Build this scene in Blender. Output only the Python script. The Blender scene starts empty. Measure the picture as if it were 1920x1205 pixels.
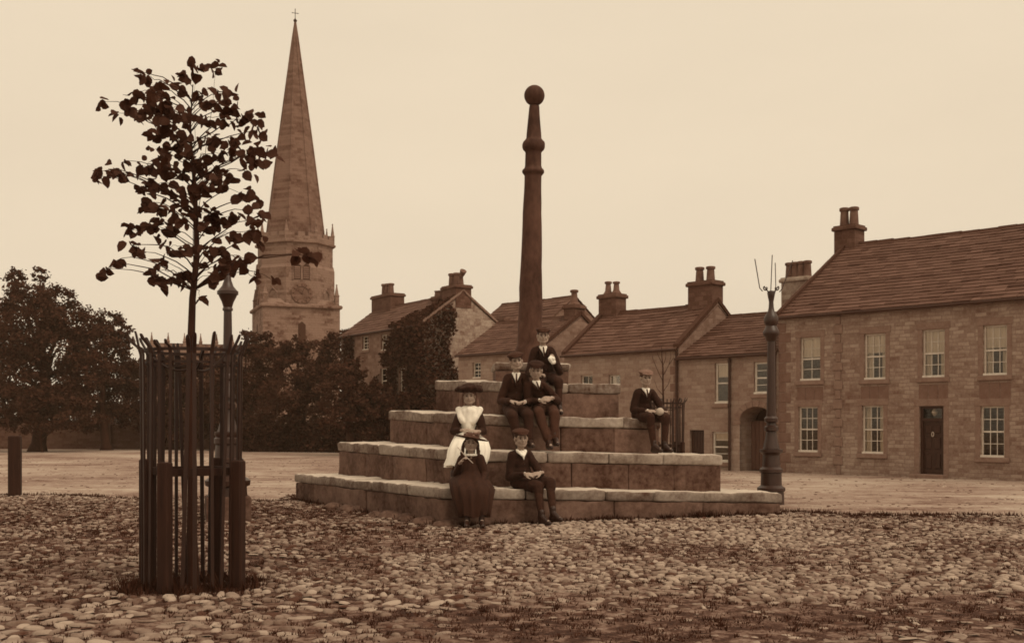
import bpy, math, random
import numpy as np
from mathutils import Vector, Matrix, noise as mnoise

random.seed(7)
rng = np.random.default_rng(7)
SC = bpy.context.scene
COL = SC.collection
F = 2040.0      # focal length in pixels of the 1920 px wide photograph
EYE = 1.45      # height of the lens above the cobbles
HOR = 795.0     # horizon row

def at(px, py, Y):
    return Vector(((px - 960.0) / F * Y, Y, EYE + (HOR - py) / F * Y))

def ground_y(py):
    return F * EYE / (py - HOR)

# ------------------------------------------------------------------ materials
def base(g):
    """albedo of luminance g in the brown family the whole place is toned in"""
    xs = [0.008, 0.03, 0.08, 0.18, 0.38, 0.75]
    rg = float(np.interp(math.log(g), np.log(xs), [.30, .35, .47, .64, .80, .93]))
    rb = float(np.interp(math.log(g), np.log(xs), [.14, .18, .33, .50, .65, .82]))
    R = g / (.3 + .6 * rg + .1 * rb)
    return (min(R, .95), R * rg, R * rb, 1)

def new_mat(name):
    m = bpy.data.materials.new(name)
    m.use_nodes = True
    nt = m.node_tree
    nt.nodes.clear()
    out = nt.nodes.new('ShaderNodeOutputMaterial')
    b = nt.nodes.new('ShaderNodeBsdfPrincipled')
    nt.links.new(b.outputs[0], out.inputs[0])
    b.inputs['Specular IOR Level'].default_value = .25
    return m, nt, b, out

def ramp(nt, fac, stops):
    r = nt.nodes.new('ShaderNodeValToRGB')
    cr = r.color_ramp
    while len(cr.elements) < len(stops):
        cr.elements.new(.5)
    for e, (p, g) in zip(cr.elements, stops):
        e.position = p
        e.color = base(g) if not isinstance(g, tuple) else g
    nt.links.new(fac, r.inputs[0])
    return r.outputs[0]

def noise_node(nt, vec, scale, detail=5, rough=.6, dist=0):
    n = nt.nodes.new('ShaderNodeTexNoise')
    n.inputs['Scale'].default_value = scale
    n.inputs['Detail'].default_value = detail
    n.inputs['Roughness'].default_value = rough
    n.inputs['Distortion'].default_value = dist
    if vec is not None:
        nt.links.new(vec, n.inputs['Vector'])
    return n.outputs['Fac']

def math_node(nt, op, a, b=None, c=None, clamp=False):
    m = nt.nodes.new('ShaderNodeMath')
    m.operation = op
    m.use_clamp = clamp
    for i, v in enumerate((a, b, c)):
        if v is None:
            continue
        if isinstance(v, (int, float)):
            m.inputs[i].default_value = v
        else:
            nt.links.new(v, m.inputs[i])
    return m.outputs[0]

def coords(nt, scale=None):
    tc = nt.nodes.new('ShaderNodeTexCoord')
    if scale is None:
        return tc.outputs['Object']
    mp = nt.nodes.new('ShaderNodeMapping')
    mp.inputs['Scale'].default_value = scale
    nt.links.new(tc.outputs['Object'], mp.inputs['Vector'])
    return mp.outputs[0]

def bump(nt, b, h, strength=.4, dist=.02):
    n = nt.nodes.new('ShaderNodeBump')
    n.inputs['Strength'].default_value = strength
    n.inputs['Distance'].default_value = dist
    nt.links.new(h, n.inputs['Height'])
    nt.links.new(n.outputs[0], b.inputs['Normal'])

def mat_noise(name, lo, hi, scale=8, rough=.8, stretch=None, bstr=.3, bdist=.01, detail=6, tone=False, spread=(.3, .7), fine=None, tw=.45):
    m, nt, b, out = new_mat(name)
    v = coords(nt, stretch)
    f = noise_node(nt, v, scale, detail)
    h = f
    if fine:
        f2 = noise_node(nt, v, fine, 4)
        f = math_node(nt, 'ADD', math_node(nt, 'MULTIPLY', f, .6), math_node(nt, 'MULTIPLY', f2, .4))
    if tone:
        at_ = nt.nodes.new('ShaderNodeAttribute')
        at_.attribute_name = 'tone'
        f = math_node(nt, 'ADD', math_node(nt, 'MULTIPLY', f, 1 - tw), math_node(nt, 'MULTIPLY', at_.outputs['Fac'], tw))
    c = ramp(nt, f, [(spread[0], lo), (spread[1], hi)])
    nt.links.new(c, b.inputs['Base Color'])
    b.inputs['Roughness'].default_value = rough
    if bstr:
        bump(nt, b, h, bstr, bdist)
    return m

def mat_masonry(name, lo, hi, mortar, bw=.42, bh=.16, scale=1.0, rub=.0, stain=.5, msize=.012):
    """coursed stone: brick texture on (x+y, z) of the building, stones varied by noise"""
    m, nt, b, out = new_mat(name)
    v = coords(nt)
    sp = nt.nodes.new('ShaderNodeSeparateXYZ')
    nt.links.new(v, sp.inputs[0])
    u = math_node(nt, 'ADD', sp.outputs[0], sp.outputs[1])
    cb = nt.nodes.new('ShaderNodeCombineXYZ')
    nt.links.new(u, cb.inputs[0])
    nt.links.new(sp.outputs[2], cb.inputs[1])
    # wander the courses a little
    nz = nt.nodes.new('ShaderNodeTexNoise')
    nz.inputs['Scale'].default_value = 2.2
    nz.inputs['Detail'].default_value = 3
    nt.links.new(v, nz.inputs['Vector'])
    mx = nt.nodes.new('ShaderNodeVectorMath')
    mx.operation = 'SCALE'
    mx.inputs['Scale'].default_value = .05 + rub
    nt.links.new(nz.outputs['Color'], mx.inputs[0])
    ad = nt.nodes.new('ShaderNodeVectorMath')
    nt.links.new(cb.outputs[0], ad.inputs[0])
    nt.links.new(mx.outputs[0], ad.inputs[1])
    br = nt.nodes.new('ShaderNodeTexBrick')
    br.inputs['Scale'].default_value = scale
    br.inputs['Brick Width'].default_value = bw
    br.inputs['Row Height'].default_value = bh
    br.inputs['Mortar Size'].default_value = msize
    br.inputs['Mortar Smooth'].default_value = .5
    br.inputs['Bias'].default_value = 0
    br.squash = .7
    br.squash_frequency = 3
    br.inputs['Color1'].default_value = (0, 0, 0, 1)
    br.inputs['Color2'].default_value = (1, 1, 1, 1)
    br.inputs['Mortar'].default_value = (.5, .5, .5, 1)
    nt.links.new(ad.outputs[0], br.inputs['Vector'])
    big = noise_node(nt, v, .7, 4, .6)
    fin = noise_node(nt, v, 14, 5, .65)
    bc = nt.nodes.new('ShaderNodeRGBToBW')
    nt.links.new(br.outputs['Color'], bc.inputs[0])
    fin = math_node(nt, 'ADD', math_node(nt, 'MULTIPLY', fin, .55), math_node(nt, 'MULTIPLY', noise_node(nt, v, 5, 6, .7), .45))
    f = math_node(nt, 'ADD', math_node(nt, 'MULTIPLY', bc.outputs[0], .24),
                  math_node(nt, 'ADD', math_node(nt, 'MULTIPLY', big, stain), math_node(nt, 'MULTIPLY', fin, .8)))
    mid_ = .12 + stain * .5 + .4
    c = ramp(nt, f, [(mid_ - .24, lo * .85), (mid_ + .24, hi * 1.1)])
    mixc = nt.nodes.new('ShaderNodeMix')
    mixc.data_type = 'RGBA'
    nt.links.new(math_node(nt, 'MULTIPLY', br.outputs['Fac'], .6), mixc.inputs[0])
    nt.links.new(c, mixc.inputs[6])
    mixc.inputs[7].default_value = base(mortar)
    nt.links.new(mixc.outputs[2], b.inputs['Base Color'])
    b.inputs['Roughness'].default_value = .9
    h = math_node(nt, 'SUBTRACT', math_node(nt, 'MULTIPLY', fin, .6), br.outputs['Fac'])
    bump(nt, b, h, .5, .015)
    return m

def mat_leaf(name, lo, hi, trans=.3):
    m, nt, b, out = new_mat(name)
    a = nt.nodes.new('ShaderNodeAttribute')
    a.attribute_name = 'tone'
    c = ramp(nt, a.outputs['Fac'], [(0, lo), (1, hi)])
    nt.links.new(c, b.inputs['Base Color'])
    b.inputs['Roughness'].default_value = .8
    b.inputs['Specular IOR Level'].default_value = .08
    tr = nt.nodes.new('ShaderNodeBsdfTranslucent')
    nt.links.new(c, tr.inputs[0])
    mx = nt.nodes.new('ShaderNodeMixShader')
    mx.inputs[0].default_value = trans
    nt.links.new(b.outputs[0], mx.inputs[1])
    nt.links.new(tr.outputs[0], mx.inputs[2])
    nt.links.new(mx.outputs[0], out.inputs[0])
    return m

def mat_plain(name, g, rough=.6, spec=.3, metal=0):
    m, nt, b, out = new_mat(name)
    v = coords(nt)
    f = noise_node(nt, v, 9, 5)
    c = ramp(nt, f, [(.25, g * .8), (.75, g * 1.2)])
    nt.links.new(c, b.inputs['Base Color'])
    b.inputs['Roughness'].default_value = rough
    b.inputs['Specular IOR Level'].default_value = spec
    b.inputs['Metallic'].default_value = metal
    return m

def mat_glass(name):
    m, nt, b, out = new_mat(name)
    g = nt.nodes.new('ShaderNodeBsdfGlossy')
    g.inputs['Color'].default_value = (.9, .85, .8, 1)
    g.inputs['Roughness'].default_value = .04
    t = nt.nodes.new('ShaderNodeBsdfTransparent')
    t.inputs['Color'].default_value = (.95, .92, .88, 1)
    fr = nt.nodes.new('ShaderNodeFresnel')
    fr.inputs['IOR'].default_value = 1.5
    mx = nt.nodes.new('ShaderNodeMixShader')
    nt.links.new(fr.outputs[0], mx.inputs[0])
    nt.links.new(t.outputs[0], mx.inputs[1])
    nt.links.new(g.outputs[0], mx.inputs[2])
    nt.links.new(mx.outputs[0], out.inputs[0])
    return m

M = {}
M['steps'] = mat_noise('worn_gritstone', .022, .15, 1.7, .9, tone=True, tw=.12, bstr=.8, bdist=.04, detail=10, spread=(.36, .66), fine=13)
M['coping'] = mat_noise('coping_gritstone', .035, .50, 2.0, .9, tone=True, tw=.32, bstr=.7, bdist=.03, detail=10, spread=(.26, .66), fine=15)
M['shaft'] = mat_noise('dark_weathered_stone', .02, .075, 2.2, .8, (1, 1, .5), .5, .03, 9, spread=(.36, .66), fine=12)
M['gravel'] = None
M['cobble'] = mat_noise('river_cobble', .045, .33, 9, .85, tone=True, tw=.5, bstr=.3, bdist=.01, detail=7, spread=(.28, .72))
M['wood_dark'] = mat_noise('tarred_wood', .010, .022, 6, .8, (4, 4, .3), .5, .01)
M['iron'] = mat_plain('painted_iron', .014, .5, .35)
M['iron_lamp'] = mat_plain('cast_iron_paint', .018, .4, .5)
M['bark'] = mat_noise('bark', .014, .035, 12, .9, (1, 1, .25), .6, .01)
M['leaf'] = mat_leaf('lime_leaf', .028, .08, .45)
M['foliage'] = mat_leaf('tree_foliage', .022, .075)
M['ivy'] = mat_leaf('ivy_leaf', .022, .07)
M['grass'] = mat_leaf('grass_blade', .02, .05)
M['wall_right'] = mat_masonry('coursed_sandstone', .11, .28, .155, .30, .105, stain=.6, rub=.03)
M['wall_render'] = mat_masonry('limewashed_stone', .16, .28, .20, .36, .13, stain=.5)
M['wall_gable'] = mat_masonry('rubble_gable', .07, .19, .15, .34, .15, rub=.12)
M['wall_rubble'] = mat_masonry('pale_rubble', .10, .36, .17, .3, .16, rub=.2)
M['wall_ivy'] = mat_masonry('old_limestone', .08, .20, .13, .42, .17)
M['church'] = mat_masonry('church_ashlar', .06, .17, .09, .5, .20, stain=.9)
M['spire'] = mat_masonry('spire_ashlar', .055, .13, .08, .6, .22, stain=.8)
M['yardwall'] = mat_masonry('yard_rubble', .05, .12, .08, .4, .16, rub=.1)
M['slate'] = mat_noise('stone_slate', .035, .10, 2.5, .85, tone=True, bstr=.4, bdist=.015, spread=(.3, .7), fine=18)
M['trim'] = mat_noise('dressed_stone', .12, .22, 5, .85, bstr=.3, fine=22)
M['quoin'] = mat_noise('quoin_stone', .09, .16, 5, .85, bstr=.3, fine=22)
M['chimney'] = mat_masonry('chimney_stone', .04, .10, .065, .36, .15)
M['chimney_pale'] = mat_masonry('mottled_chimney', .10, .36, .3, .34, .15)
M['pot'] = mat_noise('clay_pot', .06, .13, 5, .8, bstr=.1)
M['paint'] = mat_plain('white_paint', .62, .5)
M['paint_dull'] = mat_plain('dull_paint', .55, .5)
M['door'] = mat_plain('dark_door_paint', .022, .45)
M['gate'] = mat_noise('gate_boards', .07, .12, 4, .8, (8, 8, .3))
M['glass'] = mat_glass('window_glass')
M['blind'] = mat_noise('window_blind', .6, .8, 3, .9, (6, 6, .4), bstr=0)
M['pipe'] = mat_plain('pipe_iron', .025, .5)
M['brass'] = mat_plain('brass', .4, .3, .6)
M['clock'] = mat_noise('clock_stone', .10, .15, 6, .8)
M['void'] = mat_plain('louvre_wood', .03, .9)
M['skin'] = mat_noise('skin', .25, .33, 9, .6, bstr=.05)
M['eye'] = mat_plain('eye_dark', .02, .4)
M['lip'] = mat_plain('lip', .16, .5)
M['hair_dark'] = mat_noise('dark_hair', .015, .035, 30, .6, (1, 1, .2))
M['hair_fair'] = mat_noise('fair_hair', .06, .13, 30, .6, (1, 1, .2))
M['coat'] = mat_noise('dark_serge', .009, .020, 14, .9, bstr=.2, fine=60)
M['coat2'] = mat_noise('brown_tweed', .012, .026, 14, .9, bstr=.2, fine=60)
M['trouser'] = mat_noise('trouser_cloth', .011, .023, 12, .9, bstr=.2, fine=60)
M['trouser2'] = mat_noise('worn_corduroy', .020, .042, 12, .9, bstr=.2, fine=60)
M['stocking'] = mat_noise('wool_stocking', .014, .026, 16, .9, bstr=.2)
M['boot'] = mat_plain('boot_leather', .014, .45, .4)
M['white'] = mat_noise('white_cotton', .78, .88, 7, .85, bstr=.1)
M['cap'] = mat_noise('cap_tweed', .018, .038, 16, .9, bstr=.2, fine=70)
M['cap_light'] = mat_noise('pale_cap_tweed', .09, .17, 16, .9, bstr=.2, fine=70)
M['dress'] = mat_noise('brown_dress', .013, .026, 6, .85, (3, 3, .4), bstr=.3)
M['straw'] = mat_noise('dark_straw', .025, .055, 25, .8, bstr=.4)
M['felt'] = mat_noise('dark_felt', .011, .02, 12, .9)
M['wood_pale'] = mat_plain('pale_wood', .42, .7)

# ------------------------------------------------------------------ object helpers
WL = {}

def link(name, me, mat, parent=None, smooth=False):
    """one mesh object; meshes come in world coordinates unless the parent is a local-frame thing"""
    o = bpy.data.objects.new(name, me)
    COL.objects.link(o)
    n = len(me.vertices)
    co = np.empty(n * 3, np.float32)
    me.vertices.foreach_get('co', co)
    co = co.reshape(-1, 3)
    if parent is None:
        lo, hi = co.min(0), co.max(0)
        L = np.array([(lo[0] + hi[0]) / 2, (lo[1] + hi[1]) / 2, lo[2]], np.float32)
        co -= L
        o.location = Vector([float(x) for x in L])
        WL[o.name] = L
    else:
        o.parent = parent
        L = WL.get(parent.name)
        if L is not None:
            co -= L
            WL[o.name] = L
    me.vertices.foreach_set('co', co.ravel())
    if mat is not None:
        me.materials.append(mat)
    if smooth:
        me.polygons.foreach_set('use_smooth', np.ones(len(me.polygons), bool))
    me.update()
    return o

def tag(o, label=None, cat=None, group=None, kind=None):
    if label: o['label'] = label
    if cat: o['category'] = cat
    if group: o['group'] = group
    if kind: o['kind'] = kind
    return o

def empty(name, loc, label, cat, group=None, rz=0, local=False):
    o = bpy.data.objects.new(name, None)
    o.empty_display_size = .2
    COL.objects.link(o)
    o.location = loc
    o.rotation_euler = (0, 0, rz)
    if not local:
        WL[o.name] = np.array(loc, np.float32)
    return tag(o, label, cat, group)

class MB:
    def __init__(s):
        s.v, s.f, s.t = [], [], []
        s.tone = None

    def add(s, vs, fs, tone=None):
        k = len(s.v)
        s.v.extend([tuple(p) for p in vs])
        s.f.extend([tuple(i + k for i in f) for f in fs])
        s.t.extend([.5 if tone is None else tone] * len(vs))

    def box(s, x0, x1, y0, y1, z0, z1, tone=None):
        vs = [(x0, y0, z0), (x1, y0, z0), (x1, y1, z0), (x0, y1, z0), (x0, y0, z1), (x1, y0, z1), (x1, y1, z1), (x0, y1, z1)]
        s.add(vs, [(3, 2, 1, 0), (4, 5, 6, 7), (0, 1, 5, 4), (1, 2, 6, 5), (2, 3, 7, 6), (3, 0, 4, 7)], tone)

    def hexa(s, vs, tone=None):
        s.add(vs, [(3, 2, 1, 0), (4, 5, 6, 7), (0, 1, 5, 4), (1, 2, 6, 5), (2, 3, 7, 6), (3, 0, 4, 7)], tone)

    def bevbox(s, x0, x1, y0, y1, z0, z1, b=.01):
        """box with chamfered edges"""
        sets = []
        for z, i in ((z0, b), (z0 + b, 0), (z1 - b, 0), (z1, b)):
            xa, xb, ya, yb = x0 + i, x1 - i, y0 + i, y1 - i
            c = b if i == 0 else b * .5
            sets.append([(xa + c, ya, z), (xb - c, ya, z), (xb, ya + c, z), (xb, yb - c, z), (xb - c, yb, z), (xa + c, yb, z), (xa, yb - c, z), (xa, ya + c, z)])
        s.rings(sets)

    def rings(s, sets, cap=True):
        n = len(sets[0])
        vs = [p for r in sets for p in r]
        fs = []
        for i in range(len(sets) - 1):
            for j in range(n):
                a, b2 = i * n + j, i * n + (j + 1) % n
                fs.append((a, b2, b2 + n, a + n))
        if cap:
            fs.append(tuple(range(n - 1, -1, -1)))
            fs.append(tuple(range((len(sets) - 1) * n, len(sets) * n)))
        s.add(vs, fs)

    def lathe(s, prof, cx=0, cy=0, n=20, sq=False, rot=0):
        """prof: [(z, r)...] turned about the vertical through (cx, cy)"""
        sets = []
        for z, r in prof:
            sets.append([(cx + r * math.cos(2 * math.pi * j / n + rot), cy + r * math.sin(2 * math.pi * j / n + rot), z) for j in range(n)])
        s.rings(sets)

    def tube(s, pts, rad, n=8):
        pts = [Vector(p) for p in pts]
        if isinstance(rad, (int, float)):
            rad = [rad] * len(pts)
        sets = []
        up = Vector((.31, .17, .93)).normalized()
        for i, p in enumerate(pts):
            d = (pts[min(i + 1, len(pts) - 1)] - pts[max(i - 1, 0)]).normalized()
            a = d.cross(up)
            if a.length < .05:
                a = d.cross(Vector((1, 0, 0)))
            a.normalize()
            b = d.cross(a).normalized()
            sets.append([tuple(p + rad[i] * (math.cos(2 * math.pi * j / n) * a + math.sin(2 * math.pi * j / n) * b)) for j in range(n)])
        s.rings(sets)

    def build(s, name, mat, parent=None, smooth=False, tones=False):
        me = bpy.data.meshes.new(name)
        me.from_pydata(s.v, [], s.f)
        if tones:
            a = me.attributes.new('tone', 'FLOAT', 'POINT')
            a.data.foreach_set('value', np.array(s.t, np.float32))
        return link(name, me, mat, parent, smooth)

def np_mesh(name, verts, loops, nper, tones=None):
    """mesh from arrays: faces all of nper corners"""
    me = bpy.data.meshes.new(name)
    nv, nf = len(verts), len(loops) // nper
    me.vertices.add(nv)
    me.vertices.foreach_set('co', np.ascontiguousarray(verts, np.float32).ravel())
    me.loops.add(len(loops))
    me.loops.foreach_set('vertex_index', np.ascontiguousarray(loops, np.int32))
    me.polygons.add(nf)
    me.polygons.foreach_set('loop_start', np.arange(0, nf * nper, nper, dtype=np.int32))
    me.polygons.foreach_set('loop_total', np.full(nf, nper, np.int32))
    me.update(calc_edges=True)
    if tones is not None:
        a = me.attributes.new('tone', 'FLOAT', 'POINT')
        a.data.foreach_set('value', np.ascontiguousarray(tones, np.float32))
    return me

def auto_smooth(o, deg=40):
    me = o.data
    me.polygons.foreach_set('use_smooth', np.ones(len(me.polygons), bool))
    try:
        me.set_sharp_from_angle(angle=math.radians(deg))
    except Exception:
        pass

def fbm(p, s=1.0):
    return mnoise.fractal(Vector(p) * s, .6, 2.0, 4)
# ------------------------------------------------------------------ people
class Blob:
    """overlapping rounded volumes that are fused into one continuous skin"""
    def __init__(s):
        s.v, s.f = [], []

    def add(s, vs, fs):
        k = len(s.v)
        s.v += [tuple(p) for p in vs]
        s.f += [tuple(i + k for i in f) for f in fs]

    def cap(s, p0, r0, p1, r1, n=12):
        p0, p1 = Vector(p0), Vector(p1)
        d = p1 - p0
        if d.length < 1e-5:
            d = Vector((0, 0, 1e-4))
        d.normalize()
        a = d.cross(Vector((.3, .2, .93)))
        if a.length < .1:
            a = d.cross(Vector((1, 0, 0)))
        a.normalize()
        b = d.cross(a)
        sets = []
        for t in (-1.35, -.9, -.45, 0):
            sets.append((p0 + d * r0 * math.sin(t), r0 * math.cos(t)))
        for t in (0, .45, .9, 1.35):
            sets.append((p1 + d * r1 * math.sin(t), r1 * math.cos(t)))
        vs = []
        for c, rr in sets:
            for j in range(n):
                th = 2 * math.pi * j / n
                vs.append(c + (a * math.cos(th) + b * math.sin(th)) * rr)
        m = len(sets)
        fs = [(i * n + j, i * n + (j + 1) % n, (i + 1) * n + (j + 1) % n, (i + 1) * n + j) for i in range(m - 1) for j in range(n)]
        fs += [tuple(range(n - 1, -1, -1)), tuple(range((m - 1) * n, m * n))]
        s.add(vs, fs)

    def chain(s, pts, rad):
        for i in range(len(pts) - 1):
            s.cap(pts[i], rad[i], pts[i + 1], rad[i + 1])

    def ell(s, c, r, R=None, n=16, m=10):
        R = R or Matrix.Identity(3)
        c = Vector(c)
        vs = []
        for i in range(1, m):
            ph = math.pi * i / m
            for j in range(n):
                th = 2 * math.pi * j / n
                vs.append(c + R @ Vector((r[0] * math.sin(ph) * math.cos(th), r[1] * math.sin(ph) * math.sin(th), r[2] * math.cos(ph))))
        k = m - 1
        fs = [(i * n + j, (i + 1) * n + j, (i + 1) * n + (j + 1) % n, i * n + (j + 1) % n) for i in range(k - 1) for j in range(n)]
        fs += [tuple(range(n)), tuple(range(k * n - 1, (k - 1) * n - 1, -1))]
        s.add(vs, fs)

    def fuse(s, voxel=.012, smooth=4, wrinkle=0, freq=9.0):
        me = bpy.data.meshes.new('tmp')
        me.from_pydata(s.v, [], s.f)
        o = bpy.data.objects.new('tmp', me)
        COL.objects.link(o)
        md = o.modifiers.new('r', 'REMESH')
        md.mode = 'VOXEL'
        md.voxel_size = voxel
        if smooth:
            sm = o.modifiers.new('s', 'SMOOTH')
            sm.factor = .5
            sm.iterations = smooth
        dg = bpy.context.evaluated_depsgraph_get()
        res = bpy.data.meshes.new_from_object(o.evaluated_get(dg))
        bpy.data.objects.remove(o)
        bpy.data.meshes.remove(me)
        if wrinkle:
            for v in res.vertices:
                q = Vector((v.co.x * freq, v.co.y * freq, v.co.z * freq * .55))
                v.co += v.normal * (mnoise.noise(q) + .5 * mnoise.noise(q * 2.3)) * wrinkle
        return res

    def build(s, name, mat, parent=None, voxel=.012, smooth=4, wrinkle=0, freq=9.0):
        return link(name, s.fuse(voxel, smooth, wrinkle, freq), mat, parent, True)

def rot_h(yaw, pitch=0, roll=0):
    return (Matrix.Rotation(math.pi + yaw, 3, 'Z') @ Matrix.Rotation(pitch, 3, 'X') @ Matrix.Rotation(roll, 3, 'Y'))

def head_shapes(b, c, R, s):
    def P(x, y, z): return c + R @ (Vector((x, y, z)) * s)
    def E(x, y, z, rx, ry, rz): b.ell(P(x, y, z), (rx * s, ry * s, rz * s), R)
    E(0, -.012, .040, .076, .092, .086)
    E(0, .020, -.018, .060, .066, .078)
    E(0, .050, -.078, .030, .030, .024)
    for sx in (-1, 1):
        E(sx * .030, .052, -.022, .030, .030, .030)
        E(sx * .080, -.006, .000, .012, .022, .032)
        b.cap(P(sx * .055, .0, -.05), .024 * s, P(sx * .02, .05, -.08), .02 * s)
    b.cap(P(0, .080, .022), .010 * s, P(0, .100, -.020), .014 * s)
    b.cap(P(-.04, .070, .036), .016 * s, P(.04, .070, .036), .016 * s)
    b.cap(P(-.018, .078, -.050), .010 * s, P(.018, .078, -.050), .010 * s)

def face_parts(root, c, R, s, smile=False):
    def P(x, y, z): return c + R @ (Vector((x, y, z)) * s)
    for sx in (-1, 1):
        b = Blob()
        b.ell(P(sx * .031, .0815, .012), (.0135 * s, .008 * s, .0075 * s), R, 12, 8)
        link('eye', to_mesh(b), M['eye'], root, True)
        b = Blob()
        b.cap(P(sx * .017, .087, .034), .0045 * s, P(sx * .046, .078, .036), .0035 * s, 8)
        link('eyebrow', to_mesh(b), M['hair_dark'], root, True)
    b = Blob()
    w = .026 if smile else .02
    b.cap(P(-w, .080, -.046 if smile else -.050), .0035 * s, P(0, .0885, -.052), .0045 * s, 8)
    b.cap(P(0, .0885, -.052), .0045 * s, P(w, .080, -.046 if smile else -.050), .0035 * s, 8)
    link('mouth', to_mesh(b), M['lip'], root, True)

def to_mesh(b):
    me = bpy.data.meshes.new('m')
    me.from_pydata(b.v, [], b.f)
    return me

def hand_shapes(b, wrist, d, n, thumb, s=1.0, curl=1.0):
    d = Vector(d).normalized()
    n = Vector(n)
    n = (n - d * n.dot(d)).normalized()
    w = d.cross(n).normalized()
    R = Matrix((d, w, n)).transposed()
    b.cap(wrist - d * .03, .026 * s, wrist + d * .02, .024 * s)
    b.ell(wrist + d * .048 * s, (.055 * s, .040 * s, .018 * s), R)
    for i, (u, L) in enumerate(((.030, .066), (.010, .075), (-.010, .070), (-.029, .054))):
        p = wrist + d * .088 * s + w * u * s
        dirs = []
        a = .25 * curl
        pts = [p]
        for k, fr in enumerate((.45, .32, .25)):
            dd = d * math.cos(a) - n * math.sin(a)
            pts.append(pts[-1] + dd * L * fr * s)
            a += (.75, .7, .5)[k] * curl
        b.chain([wrist + d * .055 * s + w * u * s * .8] + pts, [.012 * s, .0105 * s, .0098 * s, .009 * s, .008 * s])
    p0 = wrist + d * .02 * s + w * thumb * .026 * s
    p1 = p0 + (d * .7 + w * thumb * .65 - n * .25).normalized() * .042 * s
    p2 = p1 + (d * .95 + w * thumb * .15 - n * .35).normalized() * .03 * s
    p3 = p2 + (d * .95 - w * thumb * .1 - n * .4).normalized() * .024 * s
    b.chain([p0, p1, p2, p3], [.016 * s, .0125 * s, .011 * s, .009 * s])

def cap_hat(root, c, R, s, mat, brim=1.0):
    def P(x, y, z): return c + R @ (Vector((x, y, z)) * s)
    b = Blob()
    b.ell(P(0, -.014, .068), (.090 * s, .104 * s, .036 * s), R)
    b.ell(P(0, .002, .096), (.112 * s, .122 * s, .034 * s), R @ Matrix.Rotation(-.12, 3, 'X'))
    b.ell(P(0, -.02, .108), (.094 * s, .096 * s, .032 * s), R)
    Rt = R @ Matrix.Rotation(-.30, 3, 'X')
    b.ell(P(0, .090, .070), (.074 * s * brim, .052 * s * brim, .010 * s), Rt)
    o = b.build('flat_cap', M[mat], root, .008 * s, 2)
    b = Blob()
    b.ell(P(0, -.002, .139), (.012 * s, .012 * s, .006 * s), R)
    link('cap_button', to_mesh(b), M[mat], o, True)
    return o

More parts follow.
